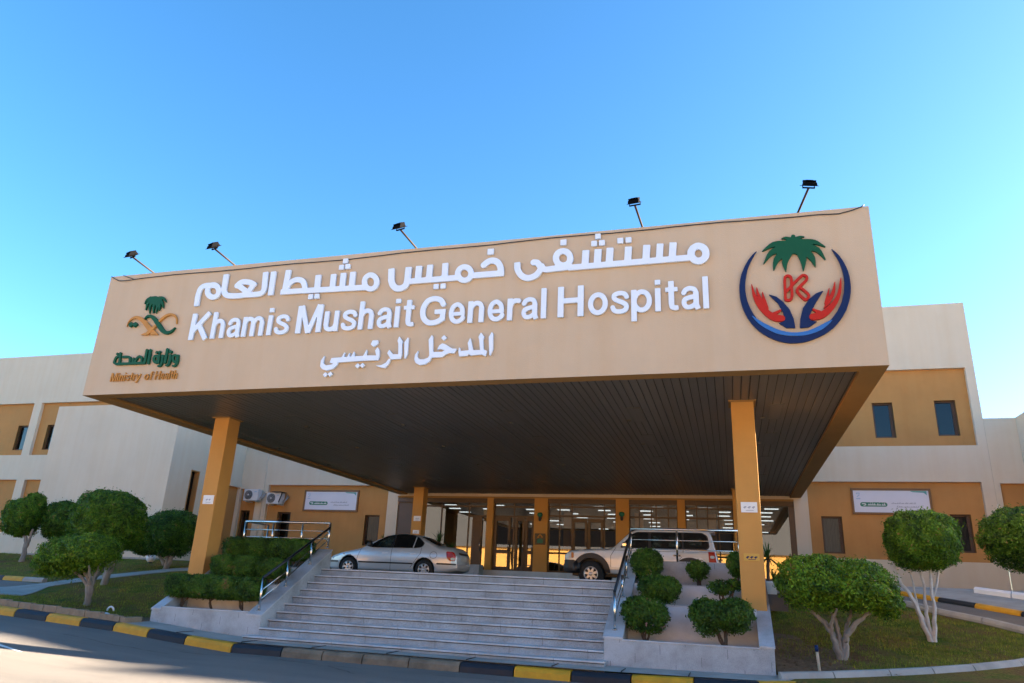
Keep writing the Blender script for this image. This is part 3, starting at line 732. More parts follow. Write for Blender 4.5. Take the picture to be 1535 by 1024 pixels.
# stair tower in front of the left facade
TX, TY, TZ = -20.214, 12.40, 9.03
tw = thing('stair_tower', 'plain cream windowless stair tower standing forward of the left facade', 'building', (-24, 14, 1.9))
mb = MB()
slot = (13.86, 14.37, 3.2, 6.06)     # y0,y1,z0,z1
rec = (16.0, YD + .1, 1.4, 5.785)
mb.quad((-27.62, TY, .9), (TX, TY, .9), (TX, TY, TZ), (-27.62, TY, TZ))
mb.quad((-27.62, YD, .9), (-27.62, TY, .9), (-27.62, TY, TZ), (-27.62, YD, TZ))
mb.quad((-27.62, TY, TZ), (TX, TY, TZ), (TX, YD, TZ), (-27.62, YD, TZ))
Yv = [TY, slot[0], slot[1], rec[0], YD]; Zv = [.9, 1.4, 3.2, 5.785, 6.06, TZ]
for i in range(len(Yv) - 1):
    for j in range(len(Zv) - 1):
        cy, cz = (Yv[i] + Yv[i + 1]) / 2, (Zv[j] + Zv[j + 1]) / 2
        if slot[0] < cy < slot[1] and slot[2] < cz < slot[3]: continue
        if rec[0] < cy and rec[2] < cz < rec[3]: continue
        mb.quad((TX, Yv[i], Zv[j]), (TX, Yv[i + 1], Zv[j]), (TX, Yv[i + 1], Zv[j + 1]), (TX, Yv[i], Zv[j + 1]))
mb.quad((TX, rec[0], rec[3]), (TX, YD, rec[3]), (TX - RD, YD, rec[3]), (TX - RD, rec[0], rec[3]))
mb.quad((TX, rec[0], rec[2]), (TX, rec[0], rec[3]), (TX - RD, rec[0], rec[3]), (TX - RD, rec[0], rec[2]))
mb.build('outer_wall', 'cream', tw)
mb = MB(); x1 = TX - RD
mb.quad((x1, rec[0], rec[2]), (x1, YD + RD, rec[2]), (x1, YD + RD, rec[3]), (x1, rec[0], rec[3])); mb.build('recessed_panel', 'orange', tw)
mb = MB(); y0, y1, z0, z1 = slot; d = .25
mb.quad((TX, y0, z0), (TX, y0, z1), (TX - d, y0, z1), (TX - d, y0, z0)); mb.quad((TX, y1, z1), (TX, y1, z0), (TX - d, y1, z0), (TX - d, y1, z1)); mb.quad((TX, y0, z1), (TX, y1, z1), (TX - d, y1, z1), (TX - d, y0, z1)); mb.quad((TX, y1, z0), (TX, y0, z0), (TX - d, y0, z0), (TX - d, y1, z0))
for a, b, c_, e in ((y0 - .05, y0, z0 - .05, z1 + .05), (y1, y1 + .05, z0 - .05, z1 + .05), (y0, y1, z1, z1 + .05), (y0, y1, z0 - .05, z0)): mb.box(TX - .01, TX + .012, a, b, c_, e)
wo = mb.build('slit_window', 'orange', tw)
mb = MB(); mb.quad((TX - d, y0, z0), (TX - d, y1, z0), (TX - d, y1, z1), (TX - d, y0, z1)); mb.build('pane', 'carglass', wo)
mb = MB(); mb.box(-27.66, TX + .04, TY - .05, TY, 1.3, 2.0); mb.box(TX, TX + .04, TY, 15.9, 1.3, 2.0); mb.build('plinth', 'concrete', tw)

# ------------------------------------------------------------------ glazed entrance (parts of the hospital)
GY = 17.78
BAYS = [(-10.35, -6.55), (-6.25, -4.28), (-3.65, -.56), (0.01, 2.10), (2.42, 4.42), (4.9, 6.70)]
pil = MB()
for i, (a, b) in enumerate([(-6.55, -6.25), (-4.28, -3.65), (-.56, .01), (2.10, 2.42)]):
    p = MB(); p.box(a, b, 17.55, 18.0, 2.16, 5.385); p.build('pilaster', 'ochre_col', hb)
mb = MB(); mb.box(-11.14, 6.84, 17.62, 17.98, 5.16, 5.385); mb.build('door_header', 'bronze', hb)
mb = MB(); mb.box(-11.14, 6.84, 17.56, 17.62, 5.36, 5.44); mb.build('header_trim', 'beam', hb)
mb = MB(); mb.box(-11.14, -10.36, 17.75, 17.85, 1.6, 5.16); mb.build('brown_side_panel', 'bronze', hb)
mb = MB(); mb.box(6.62, 6.845, 17.7, 17.95, 1.6, 5.16); mb.box(4.42, 4.9, 17.7, 17.95, 2.16, 5.16); mb.build('door_post', 'bronze', hb)
def bay(a, b, vs, hs, z0=2.16):
    fr = MB(); t = .05
    for x in [a + t / 2, b - t / 2] + vs: fr.box(x - t / 2, x + t / 2, GY - .05, GY + .03, z0, 5.16)
    for z, x0, x1 in hs: fr.box(x0, x1, GY - .045, GY + .025, z - .04, z + .04)
    fr.box(a, b, GY - .045, GY + .025, z0, z0 + .09)
    o = fr.build('glazing_frame', 'bronze', hb)
    g = MB(); g.quad((a, GY, z0), (b, GY, z0), (b, GY, 5.16), (a, GY, 5.16)); g.build('pane', 'glass', o)
bay(*BAYS[0], [-8.87, -7.49], [(4.56, -7.49, -6.55), (5.0, -10.35, -6.55)])
bay(*BAYS[1], [-5.28], [(4.56, -6.25, -4.28), (5.0, -6.25, -4.28)])
bay(*BAYS[2], [-3.13, -2.56, -1.1], [(4.62, -3.65, -.56), (5.03, -3.65, -.56), (3.0, -3.65, -2.56), (3.0, -1.1, -.56)])
bay(*BAYS[3], [.45, .97, 1.18, 1.7], [(3.05, .01, 2.1), (4.62, .01, 2.1), (5.03, .01, 2.1)])
bay(*BAYS[4], [2.9, 3.35, 3.8], [(3.05, 2.42, 4.42), (4.62, 2.42, 4.42), (5.03, 2.42, 4.42)])
bay(*BAYS[5], [], [], 2.16)
def leaf(a, b, rails, solid=False, m='bronze'):
    d = MB(); t = .11
    d.box(a, a + t, GY - .09, GY - .055, 2.18, 4.5); d.box(b - t, b, GY - .09, GY - .055, 2.18, 4.5)
    for z in rails: d.box(a + t, b - t, GY - .088, GY - .057, z - .08, z + .08)
    if solid: d.box(a + t, b - t, GY - .08, GY - .06, 2.18, 4.5)
    o = d.build('door', m, hb)
    h = MB(); h.tube([(b - .05, GY - .14, 3.0), (b - .05, GY - .14, 3.5)], .018); h.build('handle', 'steel', o)
leaf(-7.28, -6.80, [2.26, 4.44], True)
leaf(-6.20, -5.42, [2.26, 3.0, 4.44]); leaf(-5.20, -4.74, [2.26, 4.44]); leaf(-4.72, -4.3, [2.26, 3.0, 4.44])
leaf(-2.54, -1.85, [2.26, 4.44]); leaf(-1.83, -1.14, [2.26, 4.44])
# low granite plinth box in front of the left glazing
mb = MB(); mb.box(-7.2, -6.4, 16.4, 17.0, 1.74, 2.35, 0, .01); o = tag(mb.build('plinth_box', 'planterwall'), 'low grey stone box on the walkway behind the sedan boot', 'stone block')
# lobby room
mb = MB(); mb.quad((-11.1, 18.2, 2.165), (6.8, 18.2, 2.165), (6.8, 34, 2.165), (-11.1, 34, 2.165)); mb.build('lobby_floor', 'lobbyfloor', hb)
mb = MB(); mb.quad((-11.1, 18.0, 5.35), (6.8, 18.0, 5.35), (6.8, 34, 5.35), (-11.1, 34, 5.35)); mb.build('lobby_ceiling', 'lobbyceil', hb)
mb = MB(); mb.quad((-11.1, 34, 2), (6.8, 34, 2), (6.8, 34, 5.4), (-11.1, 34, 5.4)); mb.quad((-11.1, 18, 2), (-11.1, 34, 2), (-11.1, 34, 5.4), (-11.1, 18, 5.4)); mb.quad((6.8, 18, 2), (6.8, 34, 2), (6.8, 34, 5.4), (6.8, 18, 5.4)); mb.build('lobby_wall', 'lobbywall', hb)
for (a, b, c_, d_) in ((-8.2, -7.9, 22, 22.4), (-4.1, -3.7, 23, 23.4), (-.4, 0, 23, 23.4), (3.2, 3.6, 23, 23.4)):
    mb = MB(); mb.box(a, b, c_, d_, 2.17, 5.35); mb.build('lobby_column', 'ochre_col', hb)
mb = MB(); mb.box(-2.9, -1.2, 26, 26.8, 2.17, 3.25, 0, .02); mb.build('reception_counter', 'lobbywall', hb)
rg = random.Random(4)
first = None; nl = 0
for Y in (18.7, 20.2, 21.8, 23.6, 25.6, 27.8, 30.2, 32.8):
    for X in np.arange(-9.6, 6.2, 1.95 if Y > 21 else 2.6):
        if rg.random() < .16 and Y > 19: continue
        if first is None:
            mb = MB(); mb.box(-.30, .30, -.10, .10, -.03, .0); first = mb.build('lobby_lamp', 'tube', hb, local=True); o = first
        else: o = first.copy(); COL.objects.link(o)
        o.parent = hb; o.location = Vector((X + rg.uniform(-.25, .25), Y, 5.34)) - hb.location; o['kind'] = ''
        del o['kind']; nl += 1

# ------------------------------------------------------------------ canopy
CX0, CX1, CY0, CZ0, CZ1 = -11.132, 7.145, -1.209, 5.516, 8.751
cn = thing('entrance_canopy', 'deep tan concrete entrance canopy with a dark planked ceiling on ochre columns', 'canopy', (-2, 8, 0))
mb = MB()
mb.quad((CX0, CY0, CZ0), (CX1, CY0, CZ0), (CX1, CY0, CZ1), (CX0, CY0, CZ1))
mb.quad((CX1, CY0, CZ0), (CX1, YD - .002, CZ0), (CX1, YD - .002, CZ1), (CX1, CY0, CZ1)); mb.quad((CX0, YD - .002, CZ0), (CX0, CY0, CZ0), (CX0, CY0, CZ1), (CX0, YD - .002, CZ1))
e = .25
mb.quad((CX0, CY0, CZ1), (CX1, CY0, CZ1), (CX1, CY0 + e, CZ1), (CX0, CY0 + e, CZ1)); mb.quad((CX0, CY0 + e, CZ1), (CX0 + e, CY0 + e, CZ1), (CX0 + e, YD, CZ1), (CX0, YD, CZ1)); mb.quad((CX1 - e, CY0 + e, CZ1), (CX1, CY0 + e, CZ1), (CX1, YD, CZ1), (CX1 - e, YD, CZ1))
mb.quad((CX0, CY0 + e, CZ1 - .5), (CX1, CY0 + e, CZ1 - .5), (CX1, YD, CZ1 - .5), (CX0, YD, CZ1 - .5)); mb.quad((CX0 + e, CY0 + e, CZ1 - .5), (CX1 - e, CY0 + e, CZ1 - .5), (CX1 - e, CY0 + e, CZ1), (CX0 + e, CY0 + e, CZ1))
mb.build('fascia', 'fascia', cn)
BW, BF = .44, .34; up = .07
mb = MB()     # brown underside beam, a frame 3 mm below the fascia edge
z = CZ0 - .003
mb.quad((CX0, CY0, z), (CX0, CY0 + BF, z), (CX1, CY0 + BF, z), (CX1, CY0, z)); mb.quad((CX0, CY0 + BF, z), (CX0, YD - .01, z), (CX0 + BW, YD - .01, z), (CX0 + BW, CY0 + BF, z)); mb.quad((CX1 - BW, CY0 + BF, z), (CX1 - BW, YD - .01, z), (CX1, YD - .01, z), (CX1, CY0 + BF, z))
mb.quad((CX0 + BW, CY0 + BF, z), (CX0 + BW, CY0 + BF, z + up), (CX1 - BW, CY0 + BF, z + up), (CX1 - BW, CY0 + BF, z)); mb.quad((CX0 + BW, CY0 + BF, z), (CX0 + BW, YD, z), (CX0 + BW, YD, z + up), (CX0 + BW, CY0 + BF, z + up)); mb.quad((CX1 - BW, CY0 + BF, z), (CX1 - BW, CY0 + BF, z + up), (CX1 - BW, YD, z + up), (CX1 - BW, YD, z))
mb.build('edge_beam', 'beam', cn)
SZ = CZ0 + up
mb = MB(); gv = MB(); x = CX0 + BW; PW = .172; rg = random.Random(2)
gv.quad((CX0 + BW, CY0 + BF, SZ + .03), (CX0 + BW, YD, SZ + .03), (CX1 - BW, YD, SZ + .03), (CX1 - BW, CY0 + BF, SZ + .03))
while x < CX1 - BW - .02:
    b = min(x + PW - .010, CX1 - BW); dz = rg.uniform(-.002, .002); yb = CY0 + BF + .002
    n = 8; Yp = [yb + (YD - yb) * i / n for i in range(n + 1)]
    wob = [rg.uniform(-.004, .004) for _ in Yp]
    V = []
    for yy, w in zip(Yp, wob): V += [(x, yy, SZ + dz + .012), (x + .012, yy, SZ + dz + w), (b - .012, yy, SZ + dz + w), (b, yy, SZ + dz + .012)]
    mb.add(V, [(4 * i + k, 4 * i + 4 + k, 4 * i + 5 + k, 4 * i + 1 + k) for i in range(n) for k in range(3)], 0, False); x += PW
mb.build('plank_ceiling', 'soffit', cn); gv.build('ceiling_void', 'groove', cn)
for X in (-10.1, -7.1, -4.06, -.94, 2.18, 5.39):
    for Y in (2.5, 5.6, 9.0, 12.6):
        l = MB(); l.box(X - .17, X + .17, Y - .75, Y + .75, SZ - .006, SZ + .01)
        l.box(X - .12, X + .12, Y - .70, Y + .70, SZ - .0085, SZ - .005, 1)
        l.box(X - .30, X - .20, Y + .5, Y + .62, SZ - .03, SZ + .01)
        l.build('ceiling_lamp', ['soff_frame', 'soffit'], cn)
def column(nm, x0, x1, y0, y1, zb, zt):
    mb = MB(); mb.box(x0, x1, y0, y1, zb, zt, 0, .012); o = mb.build('column', 'ochre_col', cn)
    c = MB(); g = .05; c.box(x0 - g, x1 + g, y0 - g, y0 - .003, zt - .03, zt + .01); c.box(x0 - g, x1 + g, y1 + .003, y1 + g, zt - .03, zt + .01); c.box(x0 - g, x0 - .003, y0 - .003, y1 + .003, zt - .03, zt + .01); c.box(x1 + .003, x1 + g, y0 - .003, y1 + .003, zt - .03, zt + .01); c.build('collar', 'beam', o)
column('left', -9.416, -8.948, 1.66, 2.154, -.1, SZ)
column('right', 4.40, 4.88, 1.348, 1.85, -.1, SZ)
column('rear left', -9.39, -8.91, 15.5, 16.0, 1.6, SZ)
column('rear right', 4.40, 4.90, 15.5, 16.0, 1.6, SZ)

# building across the road, behind the photographer (seen only as a reflection in the glazing)
ob = thing('opposite_building', 'long low ochre building across the road', 'building', (0, -62, 0))
mb = MB(); mb.box(-70, 60, -72, -62, -.5, 7.5); mb.build('outer_wall', 'farwall', ob)
mb = MB()
for x in np.arange(-66, 58, 5.0): mb.box(x, x + 1.6, -62.0, -61.95, 2.0, 4.2)
mb.build('window', 'winframe', ob)
mb = MB(); mb.box(-70.4, 60.4, -72.4, -61.6, 7.5, 7.9); mb.build('parapet', 'greywall', ob)
mb = MB(); mb.box(-70, -34, -72, -65, 7.9, 17); mb.build('grey_reflection_box', 'greywall', ob); mb = MB(); mb.box(5, 24, -72, -65, 7.9, 17); mb.build('grey_reflection_box', 'greywall', ob)  # unseen grey boxes added so the outer glass bays reflect grey
mb = MB(); mb.box(-33.98, 4.98, -72, -65.3, 7.9, 19); mb.build('dark_reflection_box', 'lampblack', ob); mb = MB(); mb.box(24.02, 56, -72, -65.3, 7.9, 19); mb.build('dark_reflection_box', 'lampblack', ob)  # unseen black boxes added to keep reflections dark in the other bays
# ================================================================== SIGNS (traced strokes in metres on the fascia: x, z, half width)
G={
'w1':[('S',[(4.057,7.992,.066),(4.05,7.949,.066),(4.034,7.91,.066),(4.01,7.878,.066),(3.978,7.854,.064),(3.942,7.841,.069),(3.904,7.839,.069),(3.867,7.848,.066),(3.832,7.868,.066),(3.803,7.897,.066),(3.781,7.933,.066),(3.767,7.975,.066),(3.764,8.019,.066),(3.77,8.062,.069),(3.787,8.101,.066),(3.811,8.133,.069),(3.843,8.157,.066),(3.879,8.171,.069),(3.917,8.173,.069),(3.955,8.163,.066),(3.99,8.143,.066),(4.019,8.114,.066),(4.041,8.077,.066),(4.054,8.035,.066),(4.057,7.992,.066)]),('B',[(3.735,7.931,.06),(1.217,7.923,.065)]),('B',[(3.416,8.303,.066),(3.385,7.917,.066)]),('B',[(3.154,8.302,.063),(3.125,7.924,.063)]),('B',[(2.88,8.299,.068),(2.853,7.926,.066)]),('B',[(2.501,8.295,.066),(2.477,7.926,.066)]),('B',[(2.114,8.306,.068),(2.093,7.934,.066)]),('B',[(1.86,8.296,.07),(1.841,7.936,.066)]),('B',[(1.598,8.297,.068),(1.58,7.929,.068)]),('S',[(3.386,8.028,.039),(3.343,7.96,.041),(3.279,7.94,.041)]),('S',[(3.124,8.029,.041),(3.082,7.961,.041),(3.017,7.941,.042)]),('S',[(2.852,8.024,.039),(2.809,7.956,.041),(2.744,7.936,.042)]),('S',[(2.475,8.026,.042),(2.432,7.957,.042),(2.367,7.936,.039)]),('S',[(2.09,8.027,.041),(2.047,7.958,.042),(1.981,7.937,.041)]),('S',[(1.837,8.023,.042),(1.795,7.953,.041),(1.727,7.933,.043)]),('Q',[(2.33,8.453,.061)]),('Q',[(2.502,8.453,.061)]),('Q',[(1.853,8.602,.059)]),('Q',[(1.773,8.44,.061)]),('Q',[(1.94,8.441,.061)]),('Q',[(1.102,8.533,.065)]),('S',[(1.26,8.142,.063),(1.256,8.099,.061),(1.241,8.059,.059),(1.217,8.026,.059),(1.185,8.002,.059),(1.147,7.989,.063),(1.107,7.987,.061),(1.066,7.996,.061),(1.027,8.016,.061),(.994,8.046,.063),(.968,8.083,.061),(.951,8.126,.063),(.945,8.171,.063),(.949,8.214,.063),(.964,8.254,.063),(.988,8.287,.063),(1.021,8.311,.063),(1.059,8.325,.061),(1.1,8.327,.061),(1.141,8.317,.061),(1.179,8.297,.063),(1.212,8.266,.061),(1.238,8.229,.061),(1.254,8.186,.061),(1.26,8.142,.063)]),('S',[(1.248,7.948,.063),(1.108,7.933,.061),(.903,7.93,.063),(.72,7.925,.061),(.609,8.003,.063),(.536,8.098,.063),(.452,8.116,.063)]),('S',[(.635,8.011,.061),(.593,7.902,.061),(.495,7.796,.063),(.336,7.755,.063),(.188,7.828,.063),(.101,7.971,.063),(.087,8.076,.065)]),('B',[(.088,8.058,.063),(.084,8.148,.063)])],
'w2':[('Q',[(-0.547,8.465,.07)]),('S',[(-0.689,8.151,.064),(-0.598,8.222,.064),(-0.486,8.244,.066),(-0.37,8.19,.066),(-0.299,8.066,.064),(-0.281,7.919,.066)]),('B',[(-0.213,7.918,.064),(-0.961,7.921,.064)]),('S',[(-0.972,7.969,.059),(-0.975,7.927,.059),(-0.988,7.89,.06),(-1.011,7.858,.059),(-1.042,7.835,.059),(-1.079,7.822,.06),(-1.119,7.819,.057),(-1.161,7.828,.059),(-1.2,7.848,.06),(-1.235,7.876,.059),(-1.263,7.912,.059),(-1.281,7.953,.06),(-1.29,7.996,.06),(-1.288,8.038,.06),(-1.274,8.076,.059),(-1.251,8.108,.06),(-1.22,8.131,.059),(-1.183,8.144,.059),(-1.142,8.146,.059),(-1.1,8.137,.059),(-1.061,8.118,.06),(-1.026,8.089,.06),(-0.999,8.053,.06),(-0.98,8.012,.057),(-0.972,7.969,.059)]),('B',[(-1.248,7.897,.062),(-2.491,7.901,.062)]),('B',[(-1.608,8.28,.064),(-1.596,7.878,.064)]),('Q',[(-1.787,7.722,.059)]),('Q',[(-1.619,7.721,.06)]),('B',[(-1.976,8.271,.064),(-1.98,7.9,.067)]),('B',[(-2.244,8.266,.069),(-2.25,7.898,.064)]),('B',[(-2.502,8.26,.069),(-2.506,7.931,.069)]),('S',[(-2.506,7.931,.069),(-2.535,7.812,.069),(-2.637,7.748,.067),(-2.76,7.757,.069),(-2.863,7.85,.069),(-2.914,7.984,.069)]),('B',[(-2.935,8.26,.069),(-2.909,7.943,.067)]),('S',[(-1.611,8.014,.035),(-1.653,7.946,.037),(-1.713,7.919,.036)]),('S',[(-1.978,8.021,.036),(-2.02,7.952,.036),(-2.081,7.925,.036)]),('S',[(-2.245,8.015,.037),(-2.286,7.945,.035),(-2.348,7.918,.037)])],
'w3':[('S',[(-3.273,7.951,.06),(-3.273,7.906,.058),(-3.284,7.864,.058),(-3.305,7.83,.058),(-3.334,7.804,.058),(-3.37,7.789,.056),(-3.411,7.787,.058),(-3.453,7.796,.058),(-3.493,7.816,.058),(-3.53,7.847,.058),(-3.56,7.886,.06),(-3.581,7.93,.058),(-3.592,7.977,.058),(-3.592,8.023,.058),(-3.581,8.065,.06),(-3.56,8.1,.06),(-3.53,8.125,.058),(-3.494,8.14,.06),(-3.453,8.143,.058),(-3.411,8.133,.06),(-3.37,8.112,.058),(-3.334,8.081,.06),(-3.304,8.042,.058),(-3.283,7.998,.058),(-3.273,7.951,.06)]),('B',[(-3.55,7.838,.062),(-5.117,7.875,.066)]),('B',[(-3.918,8.261,.066),(-3.909,7.857,.064)]),('B',[(-4.165,8.252,.066),(-4.155,7.86,.064)]),('B',[(-4.426,8.244,.064),(-4.412,7.863,.064)]),('B',[(-4.833,8.257,.068),(-4.822,7.886,.066)]),('Q',[(-4.159,8.564,.061)]),('Q',[(-4.241,8.406,.061)]),('Q',[(-4.079,8.413,.061)]),('Q',[(-4.796,7.709,.06)]),('Q',[(-4.961,7.709,.061)]),('B',[(-5.678,8.457,.066),(-5.699,7.881,.062)]),('S',[(-5.677,7.909,.061),(-5.608,8.086,.061),(-5.444,8.18,.061),(-5.261,8.144,.063),(-5.161,7.988,.061),(-5.174,7.871,.06)]),('B',[(-5.804,7.889,.061),(-4.763,7.873,.058)])],
'w4':[('B',[(-6.09,8.452,.066),(-6.077,7.829,.064)]),('S',[(-6.276,8.074,.063),(-6.313,7.927,.063),(-6.456,7.882,.063),(-6.827,7.892,.063)]),('B',[(-6.316,8.458,.066),(-6.282,8.032,.066)]),('S',[(-7.079,8.158,.065),(-6.964,8.241,.065),(-6.75,8.224,.063),(-6.598,8.151,.065)]),('S',[(-7.041,8.155,.065),(-6.8,7.994,.063),(-6.686,7.882,.063)]),('S',[(-6.618,8.135,.063),(-6.726,7.971,.063),(-6.872,7.887,.063),(-7.225,7.896,.065),(-7.389,7.964,.065),(-7.459,8.122,.065)]),('B',[(-7.458,8.492,.067),(-7.443,8.042,.067)]),('S',[(-7.588,8.053,.063),(-7.584,8.01,.061),(-7.593,7.971,.064),(-7.613,7.938,.063),(-7.642,7.914,.064),(-7.679,7.9,.061),(-7.722,7.897,.063),(-7.767,7.906,.063),(-7.812,7.926,.063),(-7.853,7.955,.063),(-7.887,7.992,.063),(-7.913,8.035,.064),(-7.928,8.079,.063),(-7.932,8.122,.063),(-7.923,8.162,.063),(-7.904,8.195,.063),(-7.874,8.22,.064),(-7.836,8.234,.064),(-7.793,8.236,.063),(-7.748,8.227,.064),(-7.703,8.207,.064),(-7.662,8.177,.064),(-7.628,8.14,.064),(-7.602,8.097,.061),(-7.588,8.053,.063)]),('S',[(-7.741,8.214,.063),(-7.985,8.233,.063),(-8.134,8.183,.064),(-8.182,8.045,.063),(-8.187,7.892,.064)]),('B',[(-8.187,7.957,.063),(-8.172,7.694,.063)])],
'm1':[('P',[(-0.409,6.565),(-0.383,6.525),(-0.365,6.18),(-0.415,6.035),(-0.437,6.044),(-0.473,6.451)]),('P',[(-0.655,6.564),(-0.575,6.464),(-0.598,6.395),(-0.574,6.182),(-0.494,6.139),(-0.526,6.025),(-0.614,6.068),(-0.863,6.056),(-0.898,6.097),(-0.934,6.052),(-1.115,6.048),(-1.139,6.155),(-1.13,6.249),(-1.105,6.24),(-1.092,6.169),(-0.903,6.175),(-0.941,6.342),(-0.89,6.455),(-0.85,6.329),(-0.808,6.174),(-0.651,6.17),(-0.686,6.399),(-0.705,6.464)]),('P',[(-1.79,6.572),(-1.76,6.538),(-1.727,6.176),(-1.516,6.171),(-1.462,6.203),(-1.554,6.239),(-1.634,6.227),(-1.593,6.32),(-1.523,6.365),(-1.448,6.337),(-1.288,6.234),(-1.175,6.223),(-1.24,6.126),(-1.352,6.134),(-1.43,6.106),(-1.506,6.05),(-1.748,6.05),(-1.79,5.965),(-1.882,5.906),(-2.011,5.893),(-2.114,5.948),(-2.151,6.029),(-2.14,6.14),(-2.063,6.245),(-2.092,6.154),(-2.08,6.074),(-2.023,6.027),(-1.925,6.022),(-1.83,6.054),(-1.805,6.108),(-1.852,6.462)]),('D',[(-1.498,6.488,.05)])],
'm2':[('P',[(-2.348,6.553),(-2.336,6.526),(-2.325,6.171),(-2.37,6.053),(-2.389,6.062),(-2.426,6.435)]),('P',[(-2.563,6.582),(-2.464,6.455),(-2.481,6.412),(-2.459,6.143),(-2.481,6.058),(-2.706,6.054),(-2.731,6.087),(-2.815,6.203),(-2.773,6.282),(-2.677,6.174),(-2.545,6.164),(-2.567,6.416),(-2.596,6.479)]),('P',[(-2.722,6.06),(-2.745,5.967),(-2.832,5.859),(-2.942,5.881),(-3.065,5.929),(-2.93,5.932),(-2.827,5.979),(-2.757,6.079)]),('P',[(-3.065,6.355),(-3.015,6.282),(-3,6.151),(-3.02,6.051),(-3.373,6.055),(-3.64,6.05),(-4.012,6.04),(-4.023,5.988),(-4.106,5.904),(-4.269,5.861),(-4.388,5.898),(-4.452,5.971),(-4.448,6.112),(-4.369,6.23),(-4.387,6.127),(-4.38,6.039),(-4.306,5.986),(-4.194,5.995),(-4.103,6.018),(-4.22,6.046),(-4.187,6.154),(-3.934,6.16),(-3.872,6.289),(-3.875,6.166),(-3.794,6.162),(-3.74,6.283),(-3.744,6.168),(-3.696,6.17),(-3.634,6.295),(-3.617,6.166),(-3.396,6.17),(-3.323,6.333),(-3.319,6.175),(-3.074,6.163),(-3.118,6.279)]),('P',[(-3.207,6.521),(-3.078,6.519),(-3.061,6.477),(-3.085,6.417),(-3.171,6.369),(-3.242,6.429)]),('D',[(-3.51,5.943,.046)]),('D',[(-3.392,5.947,.045)]),('D',[(-4.294,5.768,.046)]),('D',[(-4.172,5.775,.045)])],
'k1':[('S',[(-8.434,6.343,.03),(-8.43,6.32,.029),(-8.432,6.299,.031),(-8.438,6.281,.031),(-8.447,6.267,.029),(-8.461,6.259,.03),(-8.476,6.257,.03),(-8.494,6.26,.03),(-8.511,6.27,.03),(-8.527,6.285,.03),(-8.542,6.304,.031),(-8.553,6.325,.029),(-8.561,6.349,.031),(-8.564,6.372,.031),(-8.563,6.393,.03),(-8.557,6.411,.03),(-8.547,6.425,.031),(-8.534,6.433,.03),(-8.518,6.435,.03),(-8.501,6.431,.03),(-8.484,6.422,.031),(-8.467,6.407,.03),(-8.453,6.388,.03),(-8.441,6.366,.03),(-8.434,6.343,.03)]),('S',[(-8.431,6.414,.031),(-8.413,6.284,.031),(-8.43,6.186,.031),(-8.484,6.154,.028),(-8.52,6.161,.021)]),('S',[(-8.65,6.429,.035),(-8.641,6.264,.035),(-8.666,6.186,.031),(-8.721,6.179,.021)]),('S',[(-8.668,6.525,.041),(-8.666,6.524,.042)]),('S',[(-8.78,6.59,.037),(-8.772,6.262,.036)]),('S',[(-8.876,6.435,.031),(-8.865,6.266,.033),(-8.892,6.186,.031),(-8.954,6.174,.021)]),('S',[(-8.989,6.353,.035),(-8.986,6.331,.035),(-8.988,6.311,.035),(-8.995,6.295,.037),(-9.005,6.282,.035),(-9.02,6.274,.035),(-9.037,6.272,.035),(-9.055,6.276,.035),(-9.074,6.285,.035),(-9.091,6.299,.035),(-9.106,6.317,.036),(-9.118,6.337,.035),(-9.126,6.359,.035),(-9.129,6.381,.036),(-9.127,6.401,.036),(-9.121,6.418,.037),(-9.11,6.431,.036),(-9.095,6.438,.035),(-9.078,6.44,.035),(-9.06,6.437,.036),(-9.041,6.427,.035),(-9.024,6.413,.035),(-9.009,6.395,.036),(-8.997,6.375,.036),(-8.989,6.353,.035)]),('S',[(-8.99,6.464,.03),(-8.965,6.255,.028)]),('S',[(-9.083,6.533,.035),(-9.081,6.533,.035)]),('S',[(-8.998,6.535,.035),(-8.996,6.535,.035)])],
'k2':[('S',[(-9.288,6.599,.031),(-9.267,6.264,.032)]),('S',[(-9.397,6.605,.034),(-9.386,6.312,.033),(-9.416,6.274,.034)]),('B',[(-9.359,6.274,.031),(-10.247,6.282,.031)]),('S',[(-9.757,6.404,.029),(-9.749,6.29,.029)]),('S',[(-9.696,6.292,.029),(-9.655,6.394,.029),(-9.597,6.449,.03),(-9.524,6.427,.03),(-9.492,6.371,.029),(-9.482,6.286,.029)]),('S',[(-10.08,6.459,.03),(-9.926,6.455,.03),(-9.864,6.409,.029),(-9.839,6.286,.028)]),('S',[(-10.215,6.503,.028),(-10.297,6.463,.028),(-10.327,6.37,.028),(-10.317,6.315,.028),(-10.238,6.282,.028)]),('S',[(-10.192,6.521,.03),(-10.156,6.292,.029)]),('S',[(-10.284,6.551,.033),(-10.282,6.55,.032)]),('S',[(-10.194,6.56,.032),(-10.192,6.56,.032)])],
'p1':[('P',[(-9.717,8.003),(-9.592,8.053),(-9.471,8.055),(-9.324,8.007),(-9.272,7.917),(-9.291,7.812),(-9.395,7.806),(-9.524,7.841),(-9.661,7.905)]),('S',[(-9.63,8.023,.037),(-9.737,7.964,.029),(-9.78,7.867,.006)]),('S',[(-9.601,7.967,.043),(-9.694,7.853,.032),(-9.699,7.693,.006)]),('S',[(-9.557,7.911,.044),(-9.596,7.766,.029),(-9.558,7.59,.006)]),('S',[(-9.473,7.878,.044),(-9.476,7.745,.029),(-9.449,7.597,.007)]),('S',[(-9.396,7.872,.043),(-9.363,7.737,.029),(-9.364,7.583,.006)]),('S',[(-9.338,7.882,.043),(-9.293,7.759,.031),(-9.291,7.652,.006)]),('S',[(-9.324,7.948,.043),(-9.231,7.848,.032),(-9.177,7.711,.006)]),('S',[(-9.353,8.003,.037),(-9.227,7.981,.029),(-9.131,7.867,.006)])],
